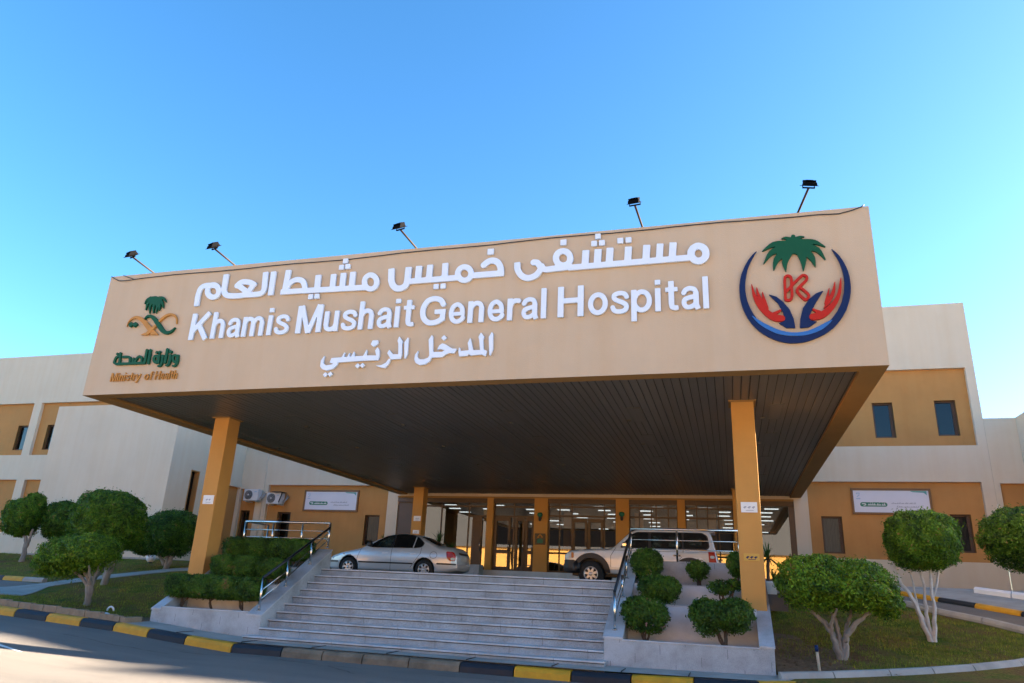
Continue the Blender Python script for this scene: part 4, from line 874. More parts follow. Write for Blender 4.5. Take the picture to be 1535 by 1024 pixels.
'r1':[('S',[(-10.189,7.28,.007),(-10.161,7.416,.014),(-10.046,7.502,.029),(-9.893,7.501,.041),(-9.716,7.402,.049),(-9.522,7.232,.061),(-9.353,7.092,.057),(-9.185,7.012,.013)]),('P',[(-9.395,7.081),(-9.36,7.118),(-9.163,7.006),(-9.392,7.011)])],
'r2':[('S',[(-8.665,7.259,.008),(-8.696,7.39,.014),(-8.799,7.494,.029),(-8.939,7.524,.029),(-9.075,7.475,.031),(-9.198,7.37,.033)]),('S',[(-9.275,7.257,.031),(-9.385,7.159,.043),(-9.48,7.065,.047)]),('P',[(-9.684,7.02),(-9.571,7.071),(-9.452,7.072),(-9.495,7.004)])],
'g1':[('S',[(-9.672,7.444,.009),(-9.607,7.509,.029),(-9.486,7.506,.04),(-9.341,7.405,.049),(-9.181,7.238,.053),(-9.026,7.086,.05),(-8.881,7.031,.04),(-8.758,7.071,.028),(-8.676,7.156,.007)]),('D',[(-10.064,7.318,.059)]),('D',[(-9.928,7.309,.057)])],
'ring':[('S',[(5.026,7.953,.004),(4.955,7.869,.019),(4.892,7.777,.028),(4.838,7.678,.034),(4.793,7.574,.039),(4.757,7.466,.048),(4.732,7.354,.051),(4.716,7.24,.055),(4.711,7.125,.056),(4.716,7.011,.059),(4.731,6.899,.061),(4.756,6.79,.063),(4.791,6.685,.065),(4.834,6.585,.066),(4.886,6.492,.067),(4.946,6.405,.067),(5.013,6.327,.067),(5.087,6.257,.066),(5.166,6.196,.062),(5.25,6.145,.061),(5.338,6.105,.061),(5.429,6.075,.057),(5.522,6.056,.056),(5.617,6.047,.049),(5.711,6.05,.047),(5.805,6.063,.042),(5.898,6.087,.036),(5.988,6.121,.03),(6.075,6.166,.024),(6.157,6.22,.017),(6.235,6.283,.004)]),('S',[(5.021,6.359,.004),(5.093,6.289,.018),(5.171,6.229,.028),(5.255,6.178,.032),(5.342,6.137,.038),(5.432,6.107,.043),(5.524,6.088,.05),(5.617,6.079,.053),(5.711,6.082,.059),(5.804,6.095,.06),(5.896,6.118,.06),(5.985,6.152,.065),(6.071,6.196,.066),(6.153,6.25,.067),(6.23,6.313,.071),(6.302,6.384,.068),(6.367,6.462,.068),(6.426,6.548,.065),(6.477,6.64,.066),(6.52,6.737,.062),(6.555,6.839,.062),(6.581,6.944,.06),(6.597,7.051,.057),(6.605,7.16,.051),(6.603,7.27,.05),(6.591,7.378,.047),(6.57,7.485,.041),(6.54,7.589,.035),(6.5,7.688,.028),(6.452,7.783,.018),(6.395,7.871,.004)])],
'ringhl':[('S',[(4.861,6.588,.006),(4.999,6.438,.032),(5.209,6.289,.042),(5.384,6.21,.039),(5.597,6.173,.034),(5.811,6.185,.038),(6.029,6.261,.042),(6.178,6.353,.029),(6.271,6.416,.005)])],
'palm2':[('P',[(5.48,8.035),(5.602,8.156),(5.724,8.188),(5.898,8.135),(6.033,7.982),(5.871,7.801),(5.719,7.837),(5.539,7.818)]),('S',[(5.726,8.21,.039),(5.721,8.144,.039)]),('S',[(5.557,8.05,.082),(5.351,8.07,.053),(5.134,7.944,.006)]),('S',[(5.513,7.966,.082),(5.301,7.897,.053),(5.139,7.67,.006)]),('S',[(5.545,7.897,.082),(5.384,7.736,.055),(5.316,7.516,.006)]),('S',[(5.619,7.89,.082),(5.537,7.679,.055),(5.54,7.471,.006)]),('S',[(5.823,7.892,.079),(5.87,7.693,.057),(5.855,7.462,.006)]),('S',[(5.898,7.907,.079),(6.029,7.721,.055),(6.074,7.524,.006)]),('S',[(5.922,7.97,.079),(6.135,7.885,.051),(6.267,7.657,.006)]),('S',[(5.892,8.061,.071),(6.094,8.054,.047),(6.284,7.931,.006)]),('S',[(5.695,8.147,.037),(5.586,8.193,.025),(5.51,8.183,.006)]),('S',[(5.75,8.141,.035),(5.847,8.185,.025),(5.928,8.181,.006)])],
'blueL':[('P',[(5.186,7.02),(5.329,6.959),(5.448,6.833),(5.546,6.68),(5.604,6.491),(5.621,6.298),(5.464,6.311),(5.327,6.418),(5.419,6.441),(5.449,6.501),(5.416,6.647),(5.348,6.819)])],
'blueR':[('P',[(6.178,7.026),(6.038,6.974),(5.903,6.863),(5.781,6.685),(5.721,6.483),(5.699,6.293),(5.856,6.3),(6.013,6.404),(5.902,6.431),(5.879,6.494),(5.925,6.614),(6.022,6.792)])],
'redL':[('S',[(4.89,7.248,.008),(4.925,7.018,.035),(4.994,6.823,.049),(5.123,6.646,.07),(5.262,6.533,.083),(5.388,6.504,.076)]),('S',[(4.979,7.172,.008),(5.005,6.991,.039),(5.079,6.817,.045),(5.17,6.676,.008)]),('S',[(5.077,7.071,.008),(5.103,6.899,.033),(5.158,6.727,.016)]),('S',[(5.267,6.603,.049),(5.382,6.671,.02)])],
'redR':[('S',[(6.501,7.256,.008),(6.454,6.989,.035),(6.378,6.809,.049),(6.238,6.634,.071),(6.087,6.521,.079),(5.944,6.502,.079)]),('S',[(6.388,7.181,.008),(6.34,6.976,.038),(6.234,6.778,.042),(6.146,6.66,.007)]),('S',[(6.278,7.064,.007),(6.226,6.881,.029),(6.179,6.761,.016)]),('S',[(6.057,6.584,.049),(5.957,6.653,.019)])],
'k':[('S',[(5.504,7.311,.025),(5.494,7.067,.024),(5.488,6.9,.025),(5.52,6.872,.025),(5.56,6.872,.025),(5.595,6.911,.025),(5.613,6.984,.025),(5.613,7.096,.025),(5.623,7.302,.025),(5.605,7.36,.025),(5.566,7.38,.025),(5.526,7.366,.025),(5.504,7.311,.025)]),('S',[(5.517,7.052,.025),(5.64,7.187,.025),(5.798,7.344,.025),(5.849,7.368,.025),(5.891,7.346,.025),(5.904,7.303,.024),(5.883,7.253,.025),(5.783,7.158,.025),(5.721,7.088,.025),(5.712,7.023,.025),(5.824,6.869,.025),(5.872,6.873,.025),(5.903,6.916,.024),(5.896,6.972,.024),(5.787,7.101,.025)])]}
YF = CY0
def onfascia(d0, d1): return lambda u, v, t: (u, YF - (d1 if t else d0), v)
def sign(name, label, cat, x, z, group=None): return thing(name, label, cat, (x, YF, z), group)
def piece(name, prims, m, parent, d0=.015, d1=.065, res=.014):
    mb = MB(); shape(mb, smooth_strokes(prims), res, onfascia(d0, d1)); return mb.build(name, m, parent)
s = sign('arabic_lettering', 'large white Arabic hospital name in the top row of the canopy front', 'lettering', -2, 7.6)
fat = lambda g, f: [(k, [(p[0], p[1], p[2] * f) for p in pts] if k in 'SB' else pts) for k, pts in g]
for k in ('w1', 'w2', 'w3', 'w4'): piece('word', fat(G[k], 1.08), 'letter', s)
s = sign('arabic_lettering', 'smaller white calligraphic Arabic words in the bottom row of the canopy front', 'lettering', -2, 6.2)
for k in ('m1', 'm2'): piece('word', fat(G[k], 1.08), 'letter', s)
# English name: bold grotesque letters drawn as strokes, cap height 1
h = .088
GL = {
 'K': (.77, [('B', [(.09, 0), (.09, 1)], .09), ('B', [(.12, .33), (.62, 1.0)], .088), ('B', [(.30, .56), (.63, 0)], .092)]),
 'h': (.56, [('B', [(.09, 0), (.09, 1)], .08), ('S', [(.09, .45), (.14, .58), (.25, .655), (.36, .62), (.41, .5)], .075), ('B', [(.41, .52), (.41, 0)], .08)]),
 'n': (.56, [('B', [(.09, 0), (.09, .73)], .08), ('S', [(.09, .45), (.14, .58), (.25, .655), (.36, .62), (.41, .5)], .075), ('B', [(.41, .52), (.41, 0)], .08)]),
 'a': (.54, [('S', [(.10, .53), (.15, .62), (.25, .66), (.36, .62), (.40, .52)], .07), ('B', [(.40, .54), (.40, .10)], .078), ('B', [(.395, .16), (.445, 0)], .075), ('S', [(.40, .40), (.25, .375), (.13, .32), (.10, .2), (.15, .09), (.25, .075), (.36, .14), (.40, .24)], .068)]),
 'm': (.86, [('B', [(.09, 0), (.09, .73)], .08), ('S', [(.09, .45), (.13, .58), (.23, .655), (.33, .62), (.375, .5)], .072), ('B', [(.38, .52), (.38, 0)], .078), ('S', [(.38, .45), (.43, .58), (.53, .655), (.63, .62), (.675, .5)], .072), ('B', [(.68, .52), (.68, 0)], .078)]),
 'i': (.27, [('B', [(.10, 0), (.10, .73)], .08), ('B', [(.10, .85), (.10, 1.0)], .08)]),
 's': (.53, [('S', [(.43, .53), (.38, .625), (.25, .66), (.12, .61), (.11, .5), (.20, .42), (.33, .35), (.42, .26), (.41, .14), (.33, .08), (.22, .068), (.11, .11), (.07, .21)], .07)]),
 'M': (.90, [('B', [(.10, 0), (.10, 1)], .09), ('B', [(.14, 1), (.43, 0)], .08), ('B', [(.72, 1), (.43, 0)], .08), ('B', [(.76, 0), (.76, 1)], .09)]),
 'u': (.57, [('B', [(.09, .22), (.09, .73)], .08), ('S', [(.09, .25), (.13, .12), (.24, .075), (.36, .13), (.41, .28)], .075), ('B', [(.41, 0), (.41, .73)], .08)]),
 't': (.38, [('B', [(.17, .20), (.17, .93)], .08), ('S', [(.17, .22), (.19, .11), (.28, .075)], .075), ('B', [(.26, .075), (.34, .08)], .07), ('B', [(.02, .665), (.33, .665)], .065)]),
 'G': (.86, [('S', [(.70, .70), (.61, .85), (.43, .915), (.24, .86), (.13, .68), (.10, .48), (.15, .25), (.29, .10), (.46, .08), (.62, .14), (.70, .22)], .088), ('B', [(.70, .13), (.70, .52)], .085), ('B', [(.46, .45), (.78, .45)], .075)]),
 'e': (.56, [('B', [(.10, .335), (.48, .335)], .06), ('S', [(.42, .335), (.40, .52), (.33, .62), (.25, .655), (.14, .58), (.09, .38), (.13, .17), (.22, .08), (.32, .075), (.41, .14), (.44, .20)], .072)]),
 'r': (.38, [('B', [(.09, 0), (.09, .73)], .08), ('S', [(.09, .42), (.14, .58), (.22, .645), (.33, .64)], .075)]),
 'l': (.27, [('B', [(.10, 0), (.10, 1)], .08)]),
 'H': (.82, [('B', [(.10, 0), (.10, 1)], .09), ('B', [(.64, 0), (.64, 1)], .09), ('B', [(.12, .53), (.62, .53)], .082)]),
 'o': (.60, [('S', [(.28 + .195 * math.cos(i * math.pi / 12), .365 + .292 * math.sin(i * math.pi / 12)) for i in range(25)], .076)]),
 'y': (.54, [('B', [(.05, .73), (.27, .04)], .075), ('S', [(.49, .73), (.30, .05), (.22, -.16), (.06, -.20)], .072)]),
 'f': (.36, [('S', [(.33, .93), (.23, .93), (.17, .82)], .068), ('B', [(.17, .84), (.17, 0)], .078), ('B', [(.02, .665), (.32, .665)], .062)]),
 'p': (.60, [('B', [(.09, -.27), (.09, .73)], .08), ('S', [(.29 + .195 * math.cos(i * math.pi / 12), .365 + .292 * math.sin(i * math.pi / 12)) for i in range(25)], .074)]),
}
s = sign('english_lettering', 'large white English hospital name on the canopy front', 'lettering', -2, 6.8)
for word, xa, xb in (('Khamis', -8.225, -5.50), ('Mushait', -5.255, -2.325), ('General', -2.135, .745), ('Hospital', .995, 4.055)):
    tot = sum(GL[c][0] for c in word) - .12; sx = (xb - xa) / tot; cx = xa
    for c in word:
        adv, st_ = GL[c]; pr = []
        for k, pts, w in st_:
            pr.append((k, [(cx + p[0] * sx, 6.803 + p[1] * .685, w * .93 * (sx + .685) / 2) for p in pts]))
        piece('letter_' + c.lower(), pr, 'letter', s, res=.013); cx += adv * sx
# ministry emblem, names below
s = sign('palm_emblem', 'small emblem of a green palm above crossed gold ribbons on the canopy front', 'emblem', -9.3, 7.2)
piece('palm_crown', G['p1'], 'lettergreen', s, res=.011); piece('gold_ribbon', G['r1'], 'lettergold', s, .015, .055, .011); piece('gold_ribbon', G['r2'], 'lettergold', s, .015, .062, .011); piece('green_ribbon', G['g1'], 'lettergreen', s, .015, .072, .011)
s = sign('arabic_lettering', 'small dark green Arabic words below the palm emblem', 'lettering', -9.3, 6.2)
piece('word', G['k1'], 'lettergreen', s, .012, .06, .011); piece('word', G['k2'], 'lettergreen', s, .012, .06, .011)
s = sign('english_lettering', 'small gold English words at the lower left corner of the canopy front', 'lettering', -9.3, 5.83)
for word, xa, xb in (('Ministry', -10.345, -9.46), ('of', -9.32, -9.10), ('Health', -9.0, -8.36)):
    tot = sum(GL[c][0] for c in word) - .12; sx = (xb - xa) / tot; cx = xa
    for c in word:
        adv, st_ = GL[c]; pr = []
        for k, pts, w in st_: pr.append((k, [(cx + p[0] * sx + .06 * p[1] * .215, 5.835 + p[1] * .215, w * .66 * (sx + .215) / 2) for p in pts]))
        cx += adv * sx; piece('letter_' + c.lower(), pr, 'lettergold', s, .012, .05, res=.006)
# round hospital emblem
s = sign('round_emblem', 'large round emblem with palm, red letter and two cupped hands on the canopy front', 'emblem', 5.67, 6.95)
piece('palm_crown', G['palm2'], 'lettergreen', s, .015, .06); piece('ring', G['ring'], 'navyblue', s, .015, .055); piece('ring_highlight', G['ringhl'], 'midblue', s, .056, .062)
piece('sleeve', G['blueL'], 'navyblue', s, .015, .05); piece('sleeve', G['blueR'], 'navyblue', s, .015, .05)
piece('hand', fat(G['redL'], .82), 'red', s, .015, .062, .011); piece('hand', fat(G['redR'], .82), 'red', s, .015, .062, .011); piece('letter_k', fat(G['k'], 1.0), 'red', s, .015, .06, .011)

# loose cable along the top of the fascia
mb = MB(); P = [(-11.10, 8.745), (-10.95, 8.66), (-10.81, 8.60), (-10.55, 8.585), (-10.29, 8.605)]
x = -10.0
while x < 6.5: P.append((x, 8.615 + .05 * (smooth01((x + 6) / 5)) + .012 * math.sin(x * 1.9) + .01 * math.sin(x * .63))); x += .45
P += [(6.6, 8.63), (6.85, 8.68), (7.02, 8.74), (7.06, 8.775)]
mb.tube([(a, YF - .022 - .008 * (i % 2), b) for i, (a, b) in enumerate(P)], .011, 6); mb.tube([(-10.72, YF - .02, 8.755), (-10.6, YF - .022, 8.70), (-10.35, YF - .03, 8.612)], .009, 6)
tag(mb.build('cable', 'black'), 'thin dark cable sagging along the top edge of the canopy front', 'cable')

# floodlights on outriggers above the fascia
def floodlight():
    t = thing('floodlight', '', 'floodlight')
    mb = MB(); mb.tube([(0, .12, -.05), (0, -.62, .20)], .022, 10); mb.build('arm', 'armbrown', t, local=True)
    mb = MB(); mb.tube([(-.17, -.62, .31), (-.17, -.62, .41)], .014, 6); mb.tube([(.17, -.62, .31), (.17, -.62, .41)], .014, 6); mb.box(-.18, .18, -.645, -.595, .29, .315); mb.build('bracket', 'lampblack', t, local=True)
    hd = MB(); prof = [(-.20, -.03, .17), (-.13, .055, .17), (.08, .09, .16), (.16, .06, .14), (.20, -.02, .12)]
    V = []
    for yy, zz, w in prof: V += [(-w, -.70 + yy, .40 + zz), (w, -.70 + yy, .40 + zz)]
    for yy, zz, w in prof: V += [(-w, -.70 + yy, .365), (w, -.70 + yy, .365)]
    n = len(prof); F = []
    for i in range(n - 1): F += [(2 * i, 2 * i + 1, 2 * i + 3, 2 * i + 2), (2 * n + 2 * i + 1, 2 * n + 2 * i, 2 * n + 2 * i + 2, 2 * n + 2 * i + 3), (2 * i, 2 * i + 2, 2 * n + 2 * i + 2, 2 * n + 2 * i), (2 * i + 3, 2 * i + 1, 2 * n + 2 * i + 1, 2 * n + 2 * i + 3)]
    F += [(0, 2 * n, 2 * n + 1, 1), (2 * n - 2, 2 * n - 1, 4 * n - 1, 4 * n - 2)]
    hd.add(V, F); hd.box(-.20, .20, -.93, -.50, .352, .366); hd.box(-.10, .10, -.72, -.62, .49, .53, 0, .01)
    for k in range(6): hd.box(-.15 + k * .06 - .006, -.15 + k * .06 + .006, -.80, -.56, .46, .52)
    def tilt(m_):
        c_, s_ = math.cos(R(31)), math.sin(R(31)); m_.v = [(x, -.66 + (y + .66) * c_ - (z - .42) * s_, .42 + (y + .66) * s_ + (z - .42) * c_) for x, y, z in m_.v]
    tilt(hd); hd.build('lamp_head', 'lampblack', t, local=True)
    mb = MB(); mb.quad((-.15, -.88, .349), (.15, -.88, .349), (.15, -.56, .349), (-.15, -.56, .349)); tilt(mb); mb.build('lens', 'lampblack', t, local=True)
    for ch in t.children:
        if ch.name.split('.')[0] != 'arm': ch.data.transform(Matrix.Translation((0, -.62, .20)) @ Matrix.Scale(.66, 4) @ Matrix.Translation((0, .62, -.30)))
    return t
f0 = floodlight()
FL = [(-9.79, -20, 'black floodlight above the palm emblem, leftmost on the canopy'), (-7.32, -20, 'black floodlight above the first Arabic word from the left'), (-2.39, -16, 'black floodlight over the middle of the canopy front'),
      (2.79, -8, 'black floodlight above the right end of the white lettering'), (5.86, 16, 'black floodlight above the round emblem')]
for i, (x, a, lab) in enumerate(FL):
    o = f0 if i == 0 else copy_tree(f0)
    o.location = (x, CY0 + .05, CZ1 + .02); o.rotation_euler = (0, 0, R(a)); o['label'] = lab; o['group'] = 'floodlights along the canopy top'

# ------------------------------------------------------------------ framed notice boards on the facade
def board(lab, x0, x1, z0, z1):
    y = YD + RD; t = thing('notice_board', lab, 'sign', ((x0 + x1) / 2, y, z0), 'framed notice boards on the ochre panels')
    fw = .085; mb = MB(); mb.box(x0, x0 + fw, y - .07, y - .002, z0, z1, 0, .008); mb.box(x1 - fw, x1, y - .07, y - .002, z0, z1, 0, .008); mb.box(x0 + fw, x1 - fw, y - .068, y - .002, z1 - fw, z1, 0, .008); mb.box(x0 + fw, x1 - fw, y - .068, y - .002, z0, z0 + fw, 0, .008); mb.build('frame', 'signframe', t)
    mb = MB(); mb.box(x0 + fw, x1 - fw, y - .04, y - .01, z0 + fw, z1 - fw); mb.build('panel', 'signwhite', t)
    W, H = x1 - x0, z1 - z0; X = lambda u: x0 + W * u; Z = lambda v: z0 + H * v; pl = lambda d: (lambda u, v, tt: (u, y - (d if tt else .04), v))
    mb = MB(); shape(mb, [('S', [(X(.135), Z(.38), H * .082), (X(.42), Z(.38), H * .082)])], .015, pl(.044)); g = mb.build('green_label', 'signgreen', t)
    mb = MB(); pr = []
    rg = random.Random(11)
    u = .205
    while u < .42:
        w = rg.uniform(.022, .034); hh = rg.uniform(.02, .06)
        pr += [('S', [(X(u), Z(.36), .012), (X(min(u + w, .425)), Z(.36), .012)]), ('S', [(X(u + w * .5), Z(.36), .011), (X(u + w * .5), Z(.36 + hh), .011)])]
        if rg.random() < .6: pr.append(('Q', [(X(u + w * .4), Z(.44), .010)]))
        u += w + (.012 if rg.random() < .25 else -.004)
    pr += [('S', [(X(.13), Z(.40), .013), (X(.15), Z(.41), .013), (X(.175), Z(.40), .013), (X(.178), Z(.36), .013), (X(.15), Z(.345), .013)])]
    shape(mb, pr, .009, pl(.047)); mb.build('white_writing', 'white', g)
    mb = MB(); pr = []
    for v, a, b in ((.42, .50, .80), (.29, .56, .83)):
        u = a
        while u < b:
            w = rg.uniform(.016, .04); pr += [('S', [(X(u), Z(v), .010), (X(min(b, u + w)), Z(v), .010)])]
            for q in range(2): pr.append(('S', [(X(u + w * rg.random()), Z(v), .008), (X(u + w * rg.random()), Z(v + rg.uniform(.02, .055)), .008)]))
            u += w + rg.choice((.001, .002, .010))
    shape(mb, pr, .009, pl(.044)); mb.build('grey_writing', 'greytext', t)
    mb = MB(); shape(mb, [('P', [(X(.74), Z(.905)), (X(.95), Z(.905)), (X(.95), Z(.74)), (X(.93), Z(.80)), (X(.91), Z(.84)), (X(.78), Z(.86))])], .015, pl(.044)); mb.build('teal_corner', 'teal', t)
    mb = MB(); shape(mb, [('S', [(X(.075), Z(.80), .03), (X(.105), Z(.80), .03)]), ('S', [(X(.08), Z(.68), .02), (X(.105), Z(.74), .02)]), ('S', [(X(.07), Z(.60), .022), (X(.11), Z(.60), .022)]), ('X', [('S', [(X(.085), Z(.79), .011), (X(.1), Z(.79), .011)])])], .009, pl(.044)); mb.build('pale_emblem', 'bluetext', t)
board('framed white notice board above two curtained windows, right of the canopy', 9.09, 12.04, 4.90, 5.95)
board('framed white notice board with a green label, left of the canopy beside an air conditioner', -16.45, -13.385, 4.66, 5.72)

# ------------------------------------------------------------------ air conditioners and the drain pipe
def ac(lab, x0, z0, w=.84, hh=.58, out=.55, foil=False):
    y1 = YD + (RD if foil else 0) - .12; y0 = y1 - out + .2; t = thing('air_conditioner', lab, 'air conditioner', (x0 + w / 2, y1, z0), 'air conditioners on the left wall')
    mb = MB(); mb.box(x0, x0 + w, y0, y1, z0, z0 + hh, 0, .02); mb.build('housing', 'acwhite', t)
    c = (x0 + w * .34, y0 - .001, z0 + hh * .5)
    mb = MB(); mb.lathe([(.0, 0), (.235, 0), (.235, -.012), (.222, -.022), (0, -.022)], c, 'y', 28); g = mb.build('fan_grille', 'grille', t)
    mb = MB(); 
    for r_ in (.07, .12, .17, .215): mb.lathe([(r_ - .004, -.023), (r_ + .004, -.027), (r_ + .004, -.023)], c, 'y', 28)
    mb.lathe([(0, -.03), (.04, -.03), (.045, -.02)], c, 'y', 16); mb.build('grille_ring', 'acwhite', g)
    mb = MB(); mb.box(x0 + w * .74, x0 + w * .9, y0 - .003, y0, z0 + hh * .72, z0 + hh * .82); mb.build('badge_plate', 'bluetext', t)
    for bx_ in (x0 + .1, x0 + w - .15):
        mb = MB(); mb.box(bx_, bx_ + .05, y0 + .05, YD + RD, z0 - .05, z0 - .005); mb.build('bracket', 'acwhite', t)
    mb = MB(); mb.tube([(x0 + w, y1 - .1, z0 + .2), (x0 + w + .1, y1 - .12, z0 + .16), (x0 + w + .17, y1 - .02, z0 + .3), (x0 + w + .16, y1 + .1, z0 + .42)], .03, 8); mb.tube([(x0 + w, y1 - .15, z0 + .12), (x0 + w + .12, y1 - .17, z0 + .1), (x0 + w + .14, y1 - .05, z0 + .34), (x0 + w + .1, y1 + .08, z0 + .5)], .02, 8); mb.build('pipe', 'foil', t)
ac('white air conditioner on the cream pilaster, left one of the pair', -19.62, 5.085)
ac('white air conditioner with a dark top cover and pipes, nearest the notice board', -18.33, 4.955, .80, .55, .6, True)
mb = MB(); mb.box(-17.95, -17.45, 17.15, 17.75, 5.52, 5.55); mb.tube([(-17.5, 17.2, 5.0), (-17.42, 17.3, 5.5)], .03, 6); tag(mb.build('cover_sheet', 'black'), 'small black cover sheet on top of the right air conditioner', 'sheet')
mb = MB(); mb.tube([(-18.80, YD - .03, 1.9), (-18.80, YD - .03, 8.6)], .028, 8); mb.tube([(-18.62, YD - .02, 1.9), (-18.62, YD - .02, 5.2)], .014, 6); tag(mb.build('drain_pipe', 'cream'), 'thin cream drain pipe down the pilaster behind the air conditioners', 'pipe')

# ------------------------------------------------------------------ small plates on the columns and pilasters
def plate(lab, x, y, z, w, hh, m='white', dark='greytext', marks=2):
    t = thing('wall_plate', lab, 'sign', (x, y, z - hh / 2))
    mb = MB(); mb.box(x - w / 2, x + w / 2, y - .018, y - .003, z - hh / 2, z + hh / 2, 0, .004); mb.build('plate', m, t)
    mb = MB(); pr = []
    for i in range(marks):
        u = x + (i - (marks - 1) / 2) * w * .26; pr += [('S', [(u - .02, z - .005, .011), (u + .022, z + .008, .013)]), ('S', [(u, z + .012, .009), (u, z - .022, .009)])]
    pr += [('S', [(x - w * .2, z - hh * .30, .006), (x + w * .25, z - hh * .30, .006)])]
    shape(mb, pr, .006, lambda u, v, tt: (u, y - (.0205 if tt else .018), v)); mb.build('symbol', dark, t)
plate('white square plate with two small dark symbols on the left front column', -9.16, 1.66, 3.32, .33, .235)
plate('white square plate with small dark symbols on the right front column', 4.652, 1.348, 3.26, .33, .215, marks=3)
plate('small yellow notice low on the right front column', 4.642, 1.348, 2.245, .31, .145, 'yellowplate', 'navyblue', 3)
plate('upper white plate on the rear column behind the sedan', -9.12, 15.5, 4.19, .34, .22)
plate('lower white plate on the rear column, just above the sedan roof', -9.13, 15.5, 3.61, .30, .16)
def lantern(lab, x, z):
    y = 17.55; t = thing('wall_lantern', lab, 'lantern', (x, y, z), 'green lanterns on the entrance pilasters')
    mb = MB(); mb.box(x - .05, x + .05, y - .04, y - .002, z - .1, z + .1, 0, .008); mb.tube([(x, y - .03, z - .14), (x, y - .14, z - .14)], .015, 6); mb.build('mount', 'black', t)
    mb = MB(); mb.lathe([(0, -.20), (.05, -.18), (.065, -.1), (.06, -.02)], (x, y - .14, z), 'z', 14); mb.build('stem_cup', 'black', t)
    mb = MB(); mb.lathe([(.06, -.02), (.12, .04), (.13, .1), (.09, .17), (0, .19)], (x, y - .14, z), 'z', 18); mb.build('shade', 'lantern', t)
lantern('green glass wall lantern above the dark plaque, left one of the pair', -3.97, 4.55)
lantern('green glass wall lantern above the bonnet of the off-roader, right one of the pair', -.28, 4.63)
t = thing('plaque', 'dark plaque with a gold and green crest on the pilaster between the doors', 'sign', (-3.965, 17.55, 3.33))
mb = MB(); mb.box(-4.21, -3.72, 17.52, 17.547, 3.33, 3.82, 0, .006); mb.build('plate', 'plaque', t)
mb = MB(); shape(mb, [('S', [(-4.06, 3.66, .03), (-3.965, 3.75, .05), (-3.87, 3.66, .03)]), ('X', [('S', [(-3.965, 3.68, .03), (-3.965, 3.70, .03)])])], .01, lambda u, v, tt: (u, 17.516 if tt else 17.52, v)); mb.build('gold_arch', 'lettergold', t)
mb = MB(); shape(mb, [('P', [(-4.10, 3.40), (-3.83, 3.40), (-3.83, 3.55), (-3.90, 3.59), (-4.04, 3.58), (-4.10, 3.54)])], .012, lambda u, v, tt: (u, 17.516 if tt else 17.52, v)); mb.build('green_field', 'signgreen', t)
# ================================================================== CARS
class Car:
    def __init__(s, prof_top, prof_bot, plan, side, hr, m=4.0):
        s.pt, s.pb, s.pl, s.sd, s.hr, s.m = prof_top, prof_bot, plan, side, hr, m
        s.L = prof_top[-1][0]
    def _i(s, tab, x, sm=.05):
        X = [p[0] for p in tab]; Y = [p[1] for p in tab]
        return sum(float(np.interp(x + d * sm, X, Y)) for d in (-1, -.5, 0, .5, 1)) / 5
    def zt(s, x): return s._i(s.pt, x, .07)
    def zb(s, x): return s._i(s.pb, x)
    def W(s, x): return s._i(s.pl, x, .06)
    def S(s, z): return float(np.interp(z, [p[0] for p in s.sd], [p[1] for p in s.sd]))
    def zs(s, x): return s.zt(x) - s._i(s.hr, x, .1)
    def y(s, x, z):
        zs = s.zs(x)
        if z <= zs: return s.W(x) * s.S(z)
        zt = s.zt(x); t = min(1, (z - zs) / (zt - zs)); return s.W(x) * s.S(zs) * max(0, 1 - t ** 2.2) ** (1 / 2.6)
    def ztop(s, x, y):
        zs, zt = s.zs(x), s.zt(x); k = min(.999, abs(y) / (s.W(x) * s.S(zs))); return zs + (zt - zs) * (1 - k ** 2.6) ** (1 / 2.2)
    def ring(s, x):
        zb, zs, zt = s.zb(x), s.zs(x), s.zt(x); W = s.W(x); P = [(0, zb), (W * .5, zb), (W * .86, zb + .005), (W * .95 * s.S(zb + .04), zb + .03)]
        for i in range(13):
            z = zb + .06 + (zs - zb - .06) * i / 12; P.append((W * s.S(z), z))
        ysh = W * s.S(zs)
        for i in range(1, 11):
            a = i / 10 * math.pi / 2; t = math.sin(a) ** .9; P.append((ysh * max(0, 1 - t ** 2.2) ** (1 / 2.6), zs + (zt - zs) * t))
        return P
    def body(s, n=76):
        mb = MB(); V = []; k = None
        for i in range(n):
            u = i / (n - 1); x = s.L * (.5 - .5 * math.cos(math.pi * u)) * .35 + s.L * u * .65
            P = s.ring(x); full = P + [(-y, z) for y, z in P[-2:0:-1]]; k = len(full); V += [(x, y, z) for y, z in full]
        F = [(i * k + j, (i + 1) * k + j, (i + 1) * k + (j + 1) % k, i * k + (j + 1) % k) for i in range(n - 1) for j in range(k)]
        F += [tuple(range(k)), tuple((n - 1) * k + j for j in range(k - 1, -1, -1))]
        mb.add(V, F, 0, True); return mb
    def side(s, prims, res=.016, th=.005, both=True, mb=None, mi=0):
        mb = mb or MB()
        for sg in ((1,) if both == -1 else (-1, 1) if both else (-1,)): shape(mb, prims, res, lambda u, v, t: (u, sg * (s.y(u, v) + (th if t else -.01)), v), mi, True, 3, True)
        return mb
    def top(s, prims, res=.03, th=.005):
        mb = MB(); shape(mb, prims, res, lambda u, v, t: (u, v, s.ztop(u, v) + (th if t else -.01)), 0, True, 2, True); return mb
def boolcut(o, cut):
    md = o.modifiers.new('b', 'BOOLEAN'); md.operation = 'DIFFERENCE'; md.solver = 'EXACT'; md.object = cut
    bpy.context.view_layer.update(); me = bpy.data.meshes.new_from_object(o.evaluated_get(bpy.context.evaluated_depsgraph_get())); o.modifiers.clear(); o.data = me; bpy.data.objects.remove(cut)
